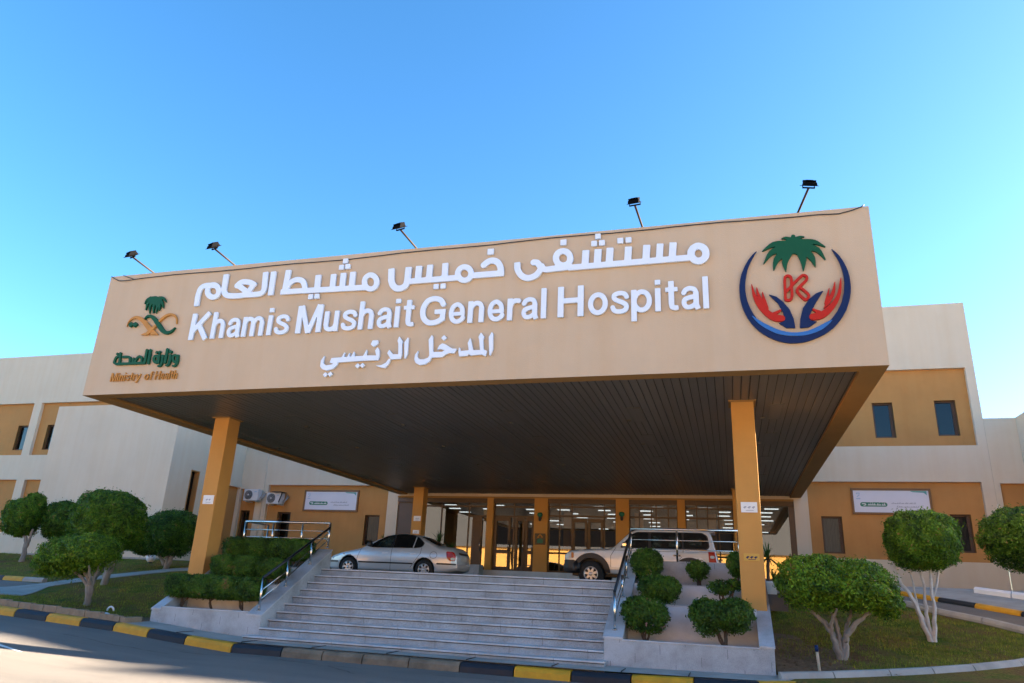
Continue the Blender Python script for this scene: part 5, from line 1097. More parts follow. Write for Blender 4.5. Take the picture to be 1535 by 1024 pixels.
def rpoly(pts, r, n=5):
    out = []; N = len(pts)
    for i in range(N):
        p0, p1, p2 = Vector(pts[i - 1]), Vector(pts[i]), Vector(pts[(i + 1) % N]); a = (p0 - p1); b = (p2 - p1); rr = min(r, a.length * .45, b.length * .45); A = p1 + a.normalized() * rr; B = p1 + b.normalized() * rr
        for k in range(n + 1):
            t = k / n; q = A * (1 - t) ** 2 + p1 * 2 * t * (1 - t) + B * t * t; out.append((q.x, q.y))
    return [('P', out)]
def wheel(parent, x, y, z, r, w, sgn, spokes=6, hub=.62):
    mb = MB(); o = w / 2
    mb.lathe([(r * hub, -o), (r * .88, -o), (r * .97, -o * .8), (r, -o * .5), (r, o * .5), (r * .97, o * .8), (r * .88, o), (r * hub, o)], (x, y, z), 'y', 36)
    wo = mb.build('wheel', 'rubber', parent, local=True)
    mb = MB(); f = y + sgn * o
    mb.lathe([(r * hub, sgn * 0), (r * hub * .95, sgn * .012), (r * hub * .88, -sgn * .01), (r * hub * .84, -sgn * .06)], (x, f, z), 'y', 36)
    mb.lathe([(0, sgn * .005), (r * .12, sgn * .005), (r * .17, -sgn * .01), (r * .18, -sgn * .04)], (x, f, z), 'y', 20)
    for k in range(spokes):
        a = 2 * math.pi * k / spokes + .3; c, s_ = math.cos(a), math.sin(a); V = []
        for rr, ww, dd in ((r * .1, .034, -.006), (r * .4, .022, -.004), (r * hub * .93, .034, -.012)):
            V += [(x + c * rr - s_ * ww * r / .3, f + sgn * dd, z + s_ * rr + c * ww * r / .3), (x + c * rr + s_ * ww * r / .3, f + sgn * dd, z + s_ * rr - c * ww * r / .3)]
        V += [(p[0], p[1] - sgn * .04, p[2]) for p in V[:6]]
        mb.add(V, [(0, 1, 3, 2), (2, 3, 5, 4), (0, 2, 8, 6), (2, 4, 10, 8), (3, 1, 7, 9), (5, 3, 9, 11)])
    mb.build('rim', 'alloy', wo, local=True)
    mb = MB(); mb.lathe([(0, -sgn * .07), (r * hub * .86, -sgn * .065)], (x, f, z), 'y', 30); mb.build('brake_disc', 'black', wo, local=True)
def wells(car, o, spots, R_, depth, zc):
    mb = MB()
    for x in spots:
        for sg in (-1, 1):
            W = car.W(x); mb.lathe([(0, sg * (W - depth)), (R_, sg * (W - depth)), (R_, sg * (W + .3)), (0, sg * (W + .3))], (x, 0, zc), 'y', 48, 0, False)
    c = mb.build('cut', 'black', None, True, weld=True); c.parent = o.parent; n0 = len(o.data.polygons); boolcut(o, c); print('WELLS', n0, len(o.data.polygons))

# ---- silver saloon
sd = Car([(0, .52), (.04, .62), (.12, .69), (.5, .80), (.95, .895), (1.22, .955), (1.45, 1.09), (1.75, 1.255), (2.02, 1.365), (2.3, 1.415), (2.65, 1.425), (3.0, 1.395), (3.3, 1.315), (3.6, 1.18), (3.85, 1.075), (4.0, 1.045), (4.25, 1.03), (4.38, 1.0), (4.46, .93), (4.5, .80)],
         [(0, .26), (.2, .20), (.6, .19), (3.8, .19), (4.2, .24), (4.5, .32)],
         [(0, .52), (.05, .62), (.15, .70), (.35, .775), (.7, .825), (1.2, .85), (2.6, .86), (3.6, .85), (4.0, .825), (4.25, .785), (4.4, .72), (4.5, .60)],
         [(.19, .93), (.30, .975), (.50, 1.0), (.70, .995), (.85, .965), (.95, .925), (1.05, .865), (1.2, .775), (1.35, .68), (1.45, .62)],
         [(0, .12), (.5, .12), (1.2, .13), (2.0, .12), (3.2, .12), (3.9, .13), (4.5, .18)])
t = thing('parked_car', 'silver blue saloon car parked at the head of the stairs, boot towards the entrance', 'car', (-8.535, 7.86, 1.552))
o = sd.body().build('body', 'carblue', t, local=True, weld=True); o.data.materials.append(M['black'])
wells(sd, o, (.84, 3.485), .355, .30, .315)
WIN = rpoly([(1.50, .955), (1.74, 1.13), (2.08, 1.315), (2.45, 1.375), (2.86, 1.365), (3.16, 1.28), (3.38, 1.11), (3.33, 1.00), (3.15, .965), (1.75, .945)], .10)
mb = sd.side([(k, p) for k, p in rpoly([(1.46, .945), (1.72, 1.13), (2.06, 1.335), (2.45, 1.392), (2.88, 1.382), (3.19, 1.29), (3.42, 1.11), (3.36, .985), (3.15, .948), (1.75, .93)], .10)] + [('X', WIN)], .014, .007); mb.build('window_trim', 'black', t, local=True)
mb = sd.side(WIN + [('X', [('B', [(2.335, .9, .028), (2.335, 1.42, .028)]), ('B', [(3.05, .9, .018), (3.10, 1.42, .018)])])], .014, .005); mb.build('side_window', 'carglass', t, local=True)
mb = sd.side(rpoly([(1.80, .965), (1.86, 1.12), (2.12, 1.27), (2.29, 1.30), (2.29, .965)], .05), .016, .0065, False); mb.build('lit_window_view', 'carglass2', t, local=True)
mb = sd.side([('B', [(2.335, .945, .024), (2.335, 1.38, .024)])], .014, .007); mb.build('door_pillar', 'black', t, local=True)
mb = sd.top([('P', [(1.26, -.62), (1.26, .62), (1.98, .50), (1.98, -.50)])]); mb.build('windscreen', 'carglass', t, local=True)
mb = sd.top(rpoly([(3.20, -.50), (3.20, .50), (3.84, .60), (3.84, -.60)], .08)); mb.build('rear_window', 'carglass', t, local=True)
mb = sd.side([('S', [(1.22, .475, .022), (3.08, .475, .022)])], .012, .014); mb.build('side_trim', 'black', t, local=True)
mb = sd.side([('S', [(3.93, .50, .024), (4.47, .50, .024)]), ('S', [(.03, .47, .022), (.42, .47, .022)])], .012, .014); mb.build('bumper_strip', 'black', t, local=True)
mb = sd.side([('S', [(1.14, .25, .0055), (1.14, .60, .0055), (1.26, .93, .0055)]), ('S', [(2.335, .25, .0055), (2.335, .93, .0055)]), ('S', [(3.02, .36, .0055), (3.10, .46, .0055), (3.34, .80, .0055), (3.35, .97, .0055)]), ('S', [(1.14, .25, .0055), (3.0, .25, .0055)])], .008, .002); mb.build('door_seam', 'black', t, local=True)
mb = MB()
for x in (1.98 + .05, 3.0): sd.side([('S', [(x, .77, .026), (x + .17, .775, .026)])], .012, .016, True, mb)
mb.build('door_handle', 'carsilver', t, local=True)
mb = sd.side([('S', [(3.78 + .115 * math.cos(a * math.pi / 12), .755 + .105 * math.sin(a * math.pi / 12), .005) for a in range(25)])], .008, .002, False); mb.build('fuel_flap', 'black', t, local=True)
mb = sd.side(rpoly([(4.18, .885), (4.40, .875), (4.475, .73), (4.465, .60), (4.32, .59), (4.22, .68)], .05), .012, .012, False); tl = mb.build('tail_lamp', 'redlens', t, local=True)
mb = sd.side(rpoly([(4.18, .885), (4.40, .875), (4.475, .73), (4.465, .60), (4.32, .59), (4.22, .68)], .05), .012, .012, -1); mb.build('tail_lamp', 'redlens', t, local=True)
mb = sd.side([('S', [(4.37, .66, .035), (4.42, .66, .035)])], .012, .015); mb.build('reversing_lamp', 'clearlens', tl, local=True)
mb = sd.side(rpoly([(.10, .655), (.42, .735), (.46, .665), (.14, .56)], .03), .012, .008, False); mb.build('headlamp', 'clearlens', t, local=True)
mb = sd.side(rpoly([(.10, .655), (.42, .735), (.46, .665), (.14, .56)], .03), .012, .008, -1); mb.build('headlamp', 'clearlens', t, local=True)
mb = sd.side([('S', [(.62, .70, .014), (.66, .70, .014)])], .01, .008, False); mb.build('indicator', 'amber', t, local=True)
mb = MB(); mb.box(4.455, 4.512, -.42, .42, .795, .86, 0, .012); mb.build('boot_trim', 'black', t, local=True)
mb = MB(); mb.box(4.47, 4.508, -.26, .26, .62, .76, 0, .008); mb.build('number_plate', 'plate', t, local=True)
mb = MB(); mb.box(4.40, 4.53, -.62, .62, .36, .52, 0, .05); mb.build('rear_bumper', 'carblue', t, local=True)
mb = MB()
for sg in (-1, 1): mb.box(1.53, 1.66, sg * .83, sg * 1.0, .955, 1.075, 0, .035)
mb.build('mirror', 'black', t, local=True)
mb = MB(); mb.lathe([(.12, -.015), (.145, 0), (.12, .015)], (1.98, -.42, .98), 'x', 18); mb.build('steering_wheel', 'black', t, local=True)
for x in (.84, 3.485):
    for sg in (-1, 1): wheel(t, x, sg * .745, .305, .305, .19, sg, 7)

# ---- off-roader
sv = Car([(0, .95), (.03, 1.06), (.10, 1.11), (.5, 1.15), (1.0, 1.18), (1.40, 1.205), (1.52, 1.235), (1.75, 1.46), (2.0, 1.69), (2.18, 1.80), (2.45, 1.85), (3.2, 1.87), (3.9, 1.86), (4.32, 1.83), (4.44, 1.78), (4.50, 1.60), (4.57, 1.2), (4.63, .95), (4.65, .8)],
         [(0, .50), (.25, .42), (.6, .42), (4.0, .42), (4.65, .52)],
         [(0, .74), (.06, .80), (.25, .845), (.6, .87), (1.3, .885), (4.0, .885), (4.45, .865), (4.6, .84), (4.65, .80)],
         [(.42, .96), (.55, .99), (.85, 1.0), (1.08, .99), (1.18, .965), (1.4, .92), (1.7, .855), (1.9, .80)],
         [(0, .10), (1.4, .10), (2.2, .12), (4.4, .12), (4.65, .2)])
t = thing('parked_car', 'white and silver off-roader with black wheel arches parked nose towards the doors', 'car', (-.775, 8.9, 1.552))
o = sv.body().build('body', 'carsilver', t, local=True, weld=True); o.data.materials.append(M['black'])
wells(sv, o, (.85, 3.82), .47, .34, .42)
mb = sv.side(rpoly([(1.74, 1.20), (1.86, 1.36), (2.10, 1.62), (2.26, 1.695), (4.20, 1.705), (4.36, 1.61), (4.41, 1.28), (4.33, 1.20)], .06), .018, .003); mb.build('window_band', 'black', t, local=True)
FW = rpoly([(1.80, 1.215), (1.88, 1.34), (2.14, 1.62), (2.26, 1.665), (2.60, 1.675), (2.60, 1.215)], .05)
mb = sv.side(FW, .016, .005); mb.build('front_window', 'carglass', t, local=True)
mb = sv.side(rpoly([(2.68, 1.215), (2.68, 1.675), (3.60, 1.68), (3.60, 1.215)], .05), .016, .005); mb.build('rear_door_window', 'carglass', t, local=True)
mb = sv.side(rpoly([(3.66, 1.23), (3.66, 1.68), (4.19, 1.675), (4.32, 1.60), (4.37, 1.30), (4.31, 1.235)], .07), .016, .005); mb.build('quarter_window', 'carglass', t, local=True)
mb = MB()
for P in ([(2.0, 1.30), (2.0, 1.50), (2.2, 1.60), (2.2, 1.30)], [(2.74, 1.26), (2.74, 1.58), (3.0, 1.60), (3.0, 1.26)], [(3.22, 1.27), (3.22, 1.57), (3.56, 1.59), (3.56, 1.27)], [(3.82, 1.33), (3.82, 1.53), (4.18, 1.53), (4.18, 1.33)]): sv.side(rpoly(P, .03), .016, .0065, False, mb)
mb.build('window_view', 'carglass2', t, local=True)
mb = sv.top([('P', [(1.56, -.70), (1.56, .70), (2.10, .62), (2.10, -.62)])]); mb.build('windscreen', 'carglass', t, local=True)
mb = sv.side([('S', [(1.46, .52, .006), (1.46, .95, .006), (1.62, 1.20, .006)]), ('S', [(2.64, .52, .006), (2.64, 1.20, .006)]), ('S', [(3.30, .72, .006), (3.62, 1.0, .006), (3.64, 1.2, .006)]), ('S', [(1.2, 1.125, .005), (4.5, 1.125, .005)])], .009, .002); mb.build('door_seam', 'black', t, local=True)
mb = MB(); 
for x in (2.36, 3.36): sv.side([('S', [(x, 1.02, .026), (x + .18, 1.02, .026)])], .012, .018, True, mb)
mb.build('door_handle', 'chrome', t, local=True)
def archband(x, r0, r1, a0, a1): 
    o_ = [(x + r1 * math.cos(R(a)), .42 + r1 * math.sin(R(a))) for a in range(a0, a1 + 1, 6)]; i_ = [(x + r0 * math.cos(R(a)), .42 + r0 * math.sin(R(a))) for a in range(a1, a0 - 1, -6)]; return [('P', o_ + i_)]
mb = sv.side(archband(.85, .455, .60, 2, 178), .014, .045); sv.side(archband(3.82, .455, .55, 2, 178), .014, .03, True, mb); mb.build('wheel_arch', 'black', t, local=True)
mb = sv.side([('P', [(1.42, .44), (1.42, .62), (3.28, .62), (3.28, .44)])], .02, .008); mb.build('sill', 'carwhite', t, local=True)
mb = sv.side([('P', [(3.52, .98), (4.15, .98), (4.38, .78), (4.58, .78), (4.56, 1.10), (3.46, 1.10)])], .02, .004); mb.build('white_flank', 'carwhite', t, local=True)
mb = MB(); 
for a in range(-8, 9):
    pass
V = []; F = []; n = 17
for i in range(n):
    y = -.90 + 1.80 * i / (n - 1); c = abs(y / .90); xx = -.12 + .42 * c ** 4
    V += [(xx + .03, y, .44), (xx, y, .50), (xx - .01, y, .66), (xx + .05, y, .76), (xx + .22, y, .77), (xx + .22, y, .42)]
for i in range(n - 1):
    for j in range(6): F.append((i * 6 + j, (i + 1) * 6 + j, (i + 1) * 6 + (j + 1) % 6, i * 6 + (j + 1) % 6))
F += [tuple(range(6)), tuple((n - 1) * 6 + j for j in range(5, -1, -1))]
mb.add(V, F, 0, True); sv.side(rpoly([(.0, .45), (.42, .45), (.34, .80), (.0, .80)], .04), .02, .05, True, mb); mb.build('front_bumper', 'black', t, local=True)
mb = sv.side(rpoly([(.02, .80), (.02, 1.0), (.10, 1.035), (.27, 1.04), (.27, .84)], .03), .012, .012, False); hl = mb.build('headlamp', 'clearlens', t, local=True)
mb = sv.side(rpoly([(.02, .80), (.02, 1.0), (.10, 1.035), (.27, 1.04), (.27, .84)], .03), .012, .012, -1); mb.build('headlamp', 'clearlens', t, local=True)
mb = sv.side(rpoly([(.22, .86), (.22, 1.02), (.30, 1.02), (.30, .86)], .02), .012, .014); mb.build('indicator', 'amber', hl, local=True)
mb = sv.side(rpoly([(4.38, .80), (4.36, 1.15), (4.545, 1.15), (4.60, .80)], .02), .012, .014, False); tl = mb.build('tail_lamp', 'redlens', t, local=True)
mb = sv.side(rpoly([(4.38, .80), (4.36, 1.15), (4.545, 1.15), (4.60, .80)], .02), .012, .014, -1); mb.build('tail_lamp', 'redlens', t, local=True)
mb = sv.side([('S', [(4.45, 1.0, .04), (4.50, 1.0, .04)])], .012, .017); mb.build('clear_lens', 'clearlens', tl, local=True)
mb = MB()
for sg in (-1, 1):
    mb.box(1.84, 1.98, sg * .87, sg * 1.10, 1.20, 1.36, 0, .045); mb.tube([(1.92, sg * .80, 1.24), (1.92, sg * .92, 1.26)], .02, 6)
mb.build('mirror', 'chrome', t, local=True)
mb = MB(); mb.box(4.40, 4.56, -.60, .60, 1.74, 1.80, 0, .02); mb.build('rear_spoiler', 'carsilver', t, local=True)
mb = MB(); mb.box(4.40, 4.43, -.10, .10, 1.79, 1.83); mb.build('brake_light', 'redlens', t, local=True)
mb = MB(); mb.box(.2, 4.4, -.5, .5, .34, .44); mb.build('chassis', 'black', t, local=True)
for x in (.85, 3.82):
    for sg in (-1, 1): wheel(t, x, sg * .765, .40, .395, .25, sg, 7, .56)

# ================================================================== VEGETATION
def crown_radius(d, lobe, ph):
    cx, cy, cz, rx, ry, ru, rd, p = lobe
    a = np.abs(d); r = 1 / (a[:, 0] ** p + a[:, 1] ** p + a[:, 2] ** p) ** (1 / p)
    b = 1 + .040 * np.sin(7 * d[:, 0] + ph) * np.sin(6 * d[:, 1] + 2 * ph) + .035 * np.sin(11 * d[:, 2] + 9 * d[:, 0] + ph) + .025 * np.sin(17 * d[:, 1] - 13 * d[:, 0] + 3 * ph)
    return r * b
def foliage(name, lobes, n, size, m, parent, seed, core=.80, shell=.10, ragged=.35, extra=None, stray=.03):
    rg = np.random.default_rng(seed)
    area = np.array([l[3] * l[4] + l[3] * (l[5] + l[6]) for l in lobes]); area = area / area.sum()
    Ps = []; Ns = []
    for li, l in enumerate(lobes):
        k = int(n * area[li] * 1.25); d = rg.normal(size=(k, 3)); d /= np.linalg.norm(d, axis=1)[:, None]
        r = crown_radius(d, l, seed + li * 1.7)
        dep = 1 - np.abs(rg.normal(size=k)) * shell + (rg.random(k) < stray * 1.4) * rg.random(k) * .15
        lo = d[:, 2] < -.15; dep = np.where(lo, dep - rg.random(k) * ragged, dep)
        q = d * (r * dep)[:, None]; sc = np.stack([np.full(k, l[3]), np.full(k, l[4]), np.where(d[:, 2] > 0, l[5], l[6])], 1)
        p = q * sc + np.array(l[:3]); nn = d / sc; nn /= np.linalg.norm(nn, axis=1)[:, None]
        keep = np.ones(k, bool)
        for lj, o in enumerate(lobes):
            if lj == li: continue
            e = (p - np.array(o[:3])) / np.stack([np.full(k, o[3]), np.full(k, o[4]), np.where(p[:, 2] > o[2], o[5], o[6])], 1); keep &= (e ** 2).sum(1) > .55
        Ps.append(p[keep]); Ns.append(nn[keep])
    P = np.concatenate(Ps); N = np.concatenate(Ns); idx = rg.permutation(len(P))[:n]; P = P[idx]; N = N[idx]; k = len(P)
    nr = N + rg.normal(size=(k, 3)) * .55; nr /= np.linalg.norm(nr, axis=1)[:, None]
    up = rg.normal(size=(k, 3)) + N * .5 + np.array([0, 0, .3]); t = up - nr * (up * nr).sum(1)[:, None]; t /= np.linalg.norm(t, axis=1)[:, None]
    b = np.cross(nr, t); s = size * (.65 + .7 * rg.random(k))[:, None]
    V = np.stack([P - t * s * .5, P + b * s * .24 + nr * s * .05, P + t * s * .5 - nr * s * .08, P - b * s * .24 + nr * s * .05], 1).reshape(-1, 3)
    mb = MB(); mb.add(V.tolist(), [(4 * i, 4 * i + 1, 4 * i + 2, 4 * i + 3) for i in range(k)])
    if core:
        for li, l in enumerate(lobes):
            nu, nv = 22, 14; vs = []
            for a in range(nv + 1):
                for c in range(nu):
                    th = math.pi * a / nv; ph = 2 * math.pi * c / nu; vs.append((math.sin(th) * math.cos(ph), math.sin(th) * math.sin(ph), math.cos(th)))
            d = np.array(vs); r = crown_radius(d, l, seed + li * 1.7) * core * (1 + .05 * rg.normal(size=len(d)))
            sc = np.stack([np.full(len(d), l[3]), np.full(len(d), l[4]), np.where(d[:, 2] > 0, l[5], l[6] * .72)], 1)
            mb.add((d * r[:, None] * sc + np.array(l[:3])).tolist(), [(a * nu + c, a * nu + (c + 1) % nu, (a + 1) * nu + (c + 1) % nu, (a + 1) * nu + c) for a in range(nv) for c in range(nu)], 0, False)
    return mb.build(name, m, parent)
def limb(mb, pts, r, seed=0, wob=.02):
    rg = random.Random(seed); P = [Vector(p) for p in pts]; out = []; rr = []; n = len(P)
    for i in range(n - 1):
        for k in range(5):
            t = k / 5; a = P[max(i - 1, 0)]; b = P[i]; c = P[i + 1]; d = P[min(i + 2, n - 1)]
            q = .5 * ((2 * b) + (c - a) * t + (2 * a - 5 * b + 4 * c - d) * t * t + (3 * b - a - 3 * c + d) * t ** 3)
            out.append(q + Vector((rg.uniform(-wob, wob), rg.uniform(-wob, wob), 0))); rr.append(r[i] + (r[i + 1] - r[i]) * t)
    out.append(P[-1]); rr.append(r[-1]); rr = [x * rg.uniform(.92, 1.1) for x in rr]
    mb.tube(out, rr, 14, rough=.16)
def tree(lab, base_, stems, lobes, n, size, m, seed, bark='bark', **kw):
    x, y, z = base_; t = thing('clipped_tree', lab, 'tree', base_, 'clipped round trees on the lawns'); mb = MB()
    for i, (pts, r) in enumerate(stems): limb(mb, [(x + a, y + b, z + c) for a, b, c in pts], [q * .74 for q in r], seed + i)
    mb.build('trunk', bark, t)
    foliage('crown', [(x + l[0], y + l[1], z + l[2], *l[3:]) for l in lobes], n, size, m, t, seed, **kw)
    return t
# right lawn
tree('low spreading tree with a wide flat crown and split grey trunk on the right lawn', (6.23, 1.69, .33),
     [([(0, 0, -.05), (-.07, 0, .25), (-.16, .02, .55), (-.36, .05, .82), (-.62, .1, 1.0)], [.10, .085, .07, .055, .03]), ([(.03, 0, -.05), (.08, .02, .3), (.12, 0, .5), (.30, -.05, .72), (.62, -.1, .98)], [.11, .085, .075, .06, .03]),
      ([(-.02, .02, .02), (.0, .05, .35), (-.03, .1, .62), (-.10, .2, .95)], [.08, .07, .06, .04]), ([(.13, 0, .52), (.20, .15, .75), (.30, .3, 1.0)], [.06, .05, .03]), ([(-.16, .02, .55), (-.12, -.15, .78), (-.05, -.3, 1.0)], [.055, .04, .025])],
     [(-.36, 0, 1.38, .80, .88, .64, .52, 2.5), (.36, .05, 1.34, .78, .88, .62, .46, 2.5), (.90, .1, 1.10, .34, .55, .34, .32, 2.2)], 24000, .068, 'leaf2', 21, ragged=.7, shell=.15, core=.52)
tree('ball shaped tree on four whitewashed stems, in the middle of the right lawn', (8.38, 4.08, .68),
     [([(0, 0, -.05), (-.12, 0, .35), (-.25, 0, .85), (-.48, .05, 1.3), (-.56, .05, 1.75)], [.085, .07, .06, .045, .03]), ([(.02, .03, -.05), (-.02, .05, .5), (.0, .08, 1.1), (-.06, .1, 1.75)], [.07, .05, .04, .028]), ([(.04, -.02, -.05), (.10, -.02, .45), (.14, 0, 1.0), (.16, 0, 1.75)], [.075, .055, .045, .03]), ([(-.03, .02, .3), (-.18, .1, .9), (-.22, .15, 1.75)], [.04, .03, .025]), ([(.13, 0, .95), (.28, .05, 1.3), (.36, .1, 1.7)], [.035, .03, .02])],
     [(.05, 0, 2.12, .75, .80, .72, .60, 2.9)], 19000, .06, 'leaf', 33, 'whitewash', ragged=.18, shell=.06, core=.84)
tree('dark ball shaped tree cut by the right edge of the picture', (11.75, 7.0, 1.12),
     [([(-.15, 0, -.1), (-.35, 0, .5), (-.2, 0, 1.0), (0, 0, 1.6)], [.09, .07, .06, .04])],
     [(-.02, 0, 2.04, 1.24, 1.2, .84, .84, 2.5)], 19000, .07, 'leaf3', 41, 'whitewash', ragged=.15, shell=.06, core=.85)
# left lawn
tree('low mushroom shaped tree with a twisting grey trunk, nearest the road on the left lawn', (-12.62, 1.78, .42),
     [([(0, 0, -.05), (.05, 0, .25), (-.03, .02, .55), (-.15, .05, .78), (-.45, .1, 1.0)], [.12, .10, .10, .07, .04]), ([(.03, 0, -.05), (.08, 0, .35), (.08, 0, .62), (.10, .05, .88), (.12, .1, 1.15)], [.10, .09, .085, .055, .03]), ([(0, 0, .5), (-.35, 0, .78), (-.75, 0, .95)], [.07, .05, .03]), ([(.08, 0, .55), (.12, -.2, .85), (.2, -.35, 1.1)], [.06, .045, .03]), ([(.0, 0, .5), (-.05, .3, .9), (-.1, .5, 1.1)], [.06, .05, .03])],
     [(-.95, 0, 1.22, .74, .80, .62, .58, 2.4), (-.18, 0, 1.34, .74, .80, .60, .48, 2.4), (-1.5, 0, 1.02, .40, .55, .40, .34, 2.2)], 22000, .070, 'leaf2', 52, ragged=.75, shell=.16, core=.50)
tree('large dome shaped tree standing tallest on the left lawn', (-15.9, 5.6, .88),
     [([(0, 0, -.05), (.10, 0, .45), (.26, 0, .95), (.45, 0, 1.4)], [.17, .14, .12, .08]), ([(.02, 0, .1), (-.02, 0, .6), (.05, 0, 1.3)], [.12, .09, .06]), ([(.26, 0, .9), (.4, 0, 1.2), (.45, 0, 1.5)], [.08, .06, .04])],
     [(-.42, 0, 2.10, 1.04, 1.05, 1.04, 1.00, 3.0), (.30, 0, 1.85, .62, .8, .9, .7, 2.6)], 25000, .08, 'leaf', 61, 'bark', ragged=.16, shell=.055, core=.86)
tree('spreading round tree at the corner of the stair tower, beside the left front column', (-17.2, 9.8, 1.5),
     [([(0, 0, -.05), (.08, 0, .25), (-.02, 0, .6), (-.2, 0, 1.0)], [.15, .12, .10, .06]), ([(.08, 0, .1), (.2, 0, .4), (.3, 0, .9)], [.12, .09, .06]), ([(-.05, 0, .2), (-.35, 0, .55), (-.7, 0, .85)], [.09, .07, .05])],
     [(.05, 0, 1.40, .98, 1.0, .88, .90, 2.7), (-1.10, 0, 1.05, .62, .7, .56, .55, 2.5)], 20000, .085, 'leaf3', 71, ragged=.18, shell=.06, core=.85)
tree('small upright tree at the left edge of the picture with a pale forked trunk', (-24.85, 10.07, 1.55),
     [([(0, 0, -.05), (.04, 0, .5), (-.04, 0, .9), (-.25, 0, 1.3)], [.15, .12, .10, .06]), ([(.05, 0, .6), (.16, 0, 1.0), (.2, 0, 1.4)], [.09, .07, .05])],
     [(-.55, 0, 1.85, .68, .68, .80, .80, 3.2), (-.05, 0, 2.3, .36, .5, .62, .80, 2.4)], 14000, .095, 'leaf', 81, ragged=.16, shell=.07, core=.84)
tree('dark round tree in front of the stair tower, second from the left edge', (-23.95, 10.9, 1.62),
     [([(0, 0, -.05), (.02, 0, .5), (.0, 0, 1.2)], [.10, .085, .06]), ([(0, 0, .4), (-.3, 0, .8), (-.45, 0, 1.2)], [.06, .05, .03])],
     [(-.10, 0, 1.72, .80, .80, .86, .84, 2.5)], 14000, .095, 'leaf3', 91, ragged=.2, shell=.07, core=.84)

# clipped hedges in the left planter
def hedge(lab, x0, x1, y0, y1, z0, z1, n, seed, stems=3):
    t = thing('clipped_hedge', lab, 'hedge', ((x0 + x1) / 2, (y0 + y1) / 2, z0 - .2)); mb = MB(); rg = random.Random(seed)
    for k in range(stems):
        x = x0 + (x1 - x0) * (k + .5) / stems
        for j in range(3): limb(mb, [(x, (y0 + y1) / 2, z0 - .22), (x + rg.uniform(-.12, .12), (y0 + y1) / 2, z0 - .05), (x + rg.uniform(-.3, .3), (y0 + y1) / 2, z0 + .15)], [.022, .018, .012], seed + k * 3 + j, .01)
    mb.build('stems', 'twig', t)
    k = max(1, round((x1 - x0) / .75)); w = (x1 - x0) / k; L = []
    for i in range(k): L.append((x0 + w * (i + .5), (y0 + y1) / 2, (z0 + z1) / 2, w * (.66 if 0 < i < k - 1 else .54), (y1 - y0) / 2, (z1 - z0) / 2 + rg.uniform(-.01, .02), (z1 - z0) / 2, 4.2))
    foliage('foliage', L, n, .05, 'hedge', t, seed, core=.86, shell=.05, ragged=.12)
hedge('long clipped hedge in the front bed of the left planter', -9.15, -6.52, .50, 1.08, .86, 1.40, 17000, 101, 3)
hedge('clipped hedge on the middle terrace of the left planter, beside the ochre column', -8.62, -7.32, 1.40, 1.94, 1.36, 1.90, 9000, 102, 2)
hedge('small clipped hedge on the middle terrace of the left planter, beside the handrail', -7.24, -6.52, 1.40, 1.92, 1.38, 1.88, 6500, 103, 2)
hedge('long clipped hedge on the top terrace of the left planter, below the railing', -9.12, -6.48, 2.42, 2.98, 1.86, 2.42, 16000, 104, 3)
# loose shrubs in the right planter
def shrub(lab, x, y, z, lobes, n, size, seed, m='hedge', blooms=0, stems=4, core=.62, ragged=.45, shell=.17):
    t = thing('shrub', lab, 'shrub', (x, y, z)); mb = MB(); rg = random.Random(seed)
    for k in range(stems):
        l = lobes[k % len(lobes)]; limb(mb, [(x + rg.uniform(-.05, .05), y, z - .05), (x + l[0] * .5 + rg.uniform(-.06, .06), y + rg.uniform(-.05, .05), z + l[2] * .5), (x + l[0] + rg.uniform(-.15, .15), y + rg.uniform(-.1, .1), z + l[2])], [.026, .018, .010], seed + k, .012)
    mb.build('stems', 'twig', t)
    L = [(x + l[0], y + l[1], z + l[2], *l[3:]) for l in lobes]
    f = foliage('foliage', L, n, size, m, t, seed, core=core, shell=shell, ragged=ragged, stray=.06)
    if blooms: foliage('blooms', [(l[0], l[1], l[2], l[3] * 1.01, l[4] * 1.02, l[5] * 1.01, l[6] * .9, l[7]) for l in L], blooms, .055, 'bloom', t, seed + 5, core=0, shell=.02, ragged=.05)
shrub('round shrub with a few pink flowers in the front bed, nearest the stair railing', 2.48, .78, .50, [(-.08, 0, .56, .38, .32, .33, .38, 2.4), (.16, 0, .50, .35, .30, .33, .36, 2.2)], 9500, .055, 111, blooms=26)
shrub('wide dark double shrub in the front bed, below the right column', 4.02, .74, .50, [(-.30, 0, .58, .35, .32, .33, .44, 2.3), (.22, 0, .60, .37, .32, .33, .36, 2.3), (-.02, 0, .55, .3, .3, .28, .2, 2.2)], 11500, .058, 112, stems=6, ragged=.5)
shrub('dense shrub on the middle terrace, behind the flowering one', 2.72, 1.66, 1.14, [(-.10, 0, .42, .36, .30, .27, .34, 2.4), (.16, 0, .40, .31, .28, .27, .32, 2.2)], 8000, .055, 113, blooms=5)
shrub('thin half bare shrub on the middle terrace, beside the right column', 4.05, 1.66, 1.14, [(-.05, 0, .46, .30, .22, .20, .16, 2.1), (.22, 0, .55, .16, .16, .14, .14, 2.1)], 1500, .065, 114, core=0, shell=.35, stems=7)
shrub('round shrub on the top terrace behind the top of the stair railing', 2.38, 2.6, 1.57, [(-.02, 0, .50, .37, .32, .36, .40, 2.5)], 8000, .055, 115, blooms=8)
shrub('thin open shrub standing alone in the middle of the top terrace', 3.50, 2.6, 1.57, [(0, 0, .42, .27, .22, .23, .26, 2.1)], 2200, .062, 116, core=.45, shell=.28, stems=6)
shrub('small dark shrub on the top terrace, half hidden behind the right column', 4.36, 2.55, 1.57, [(0, 0, .55, .24, .26, .30, .28, 2.4)], 4200, .055, 117)
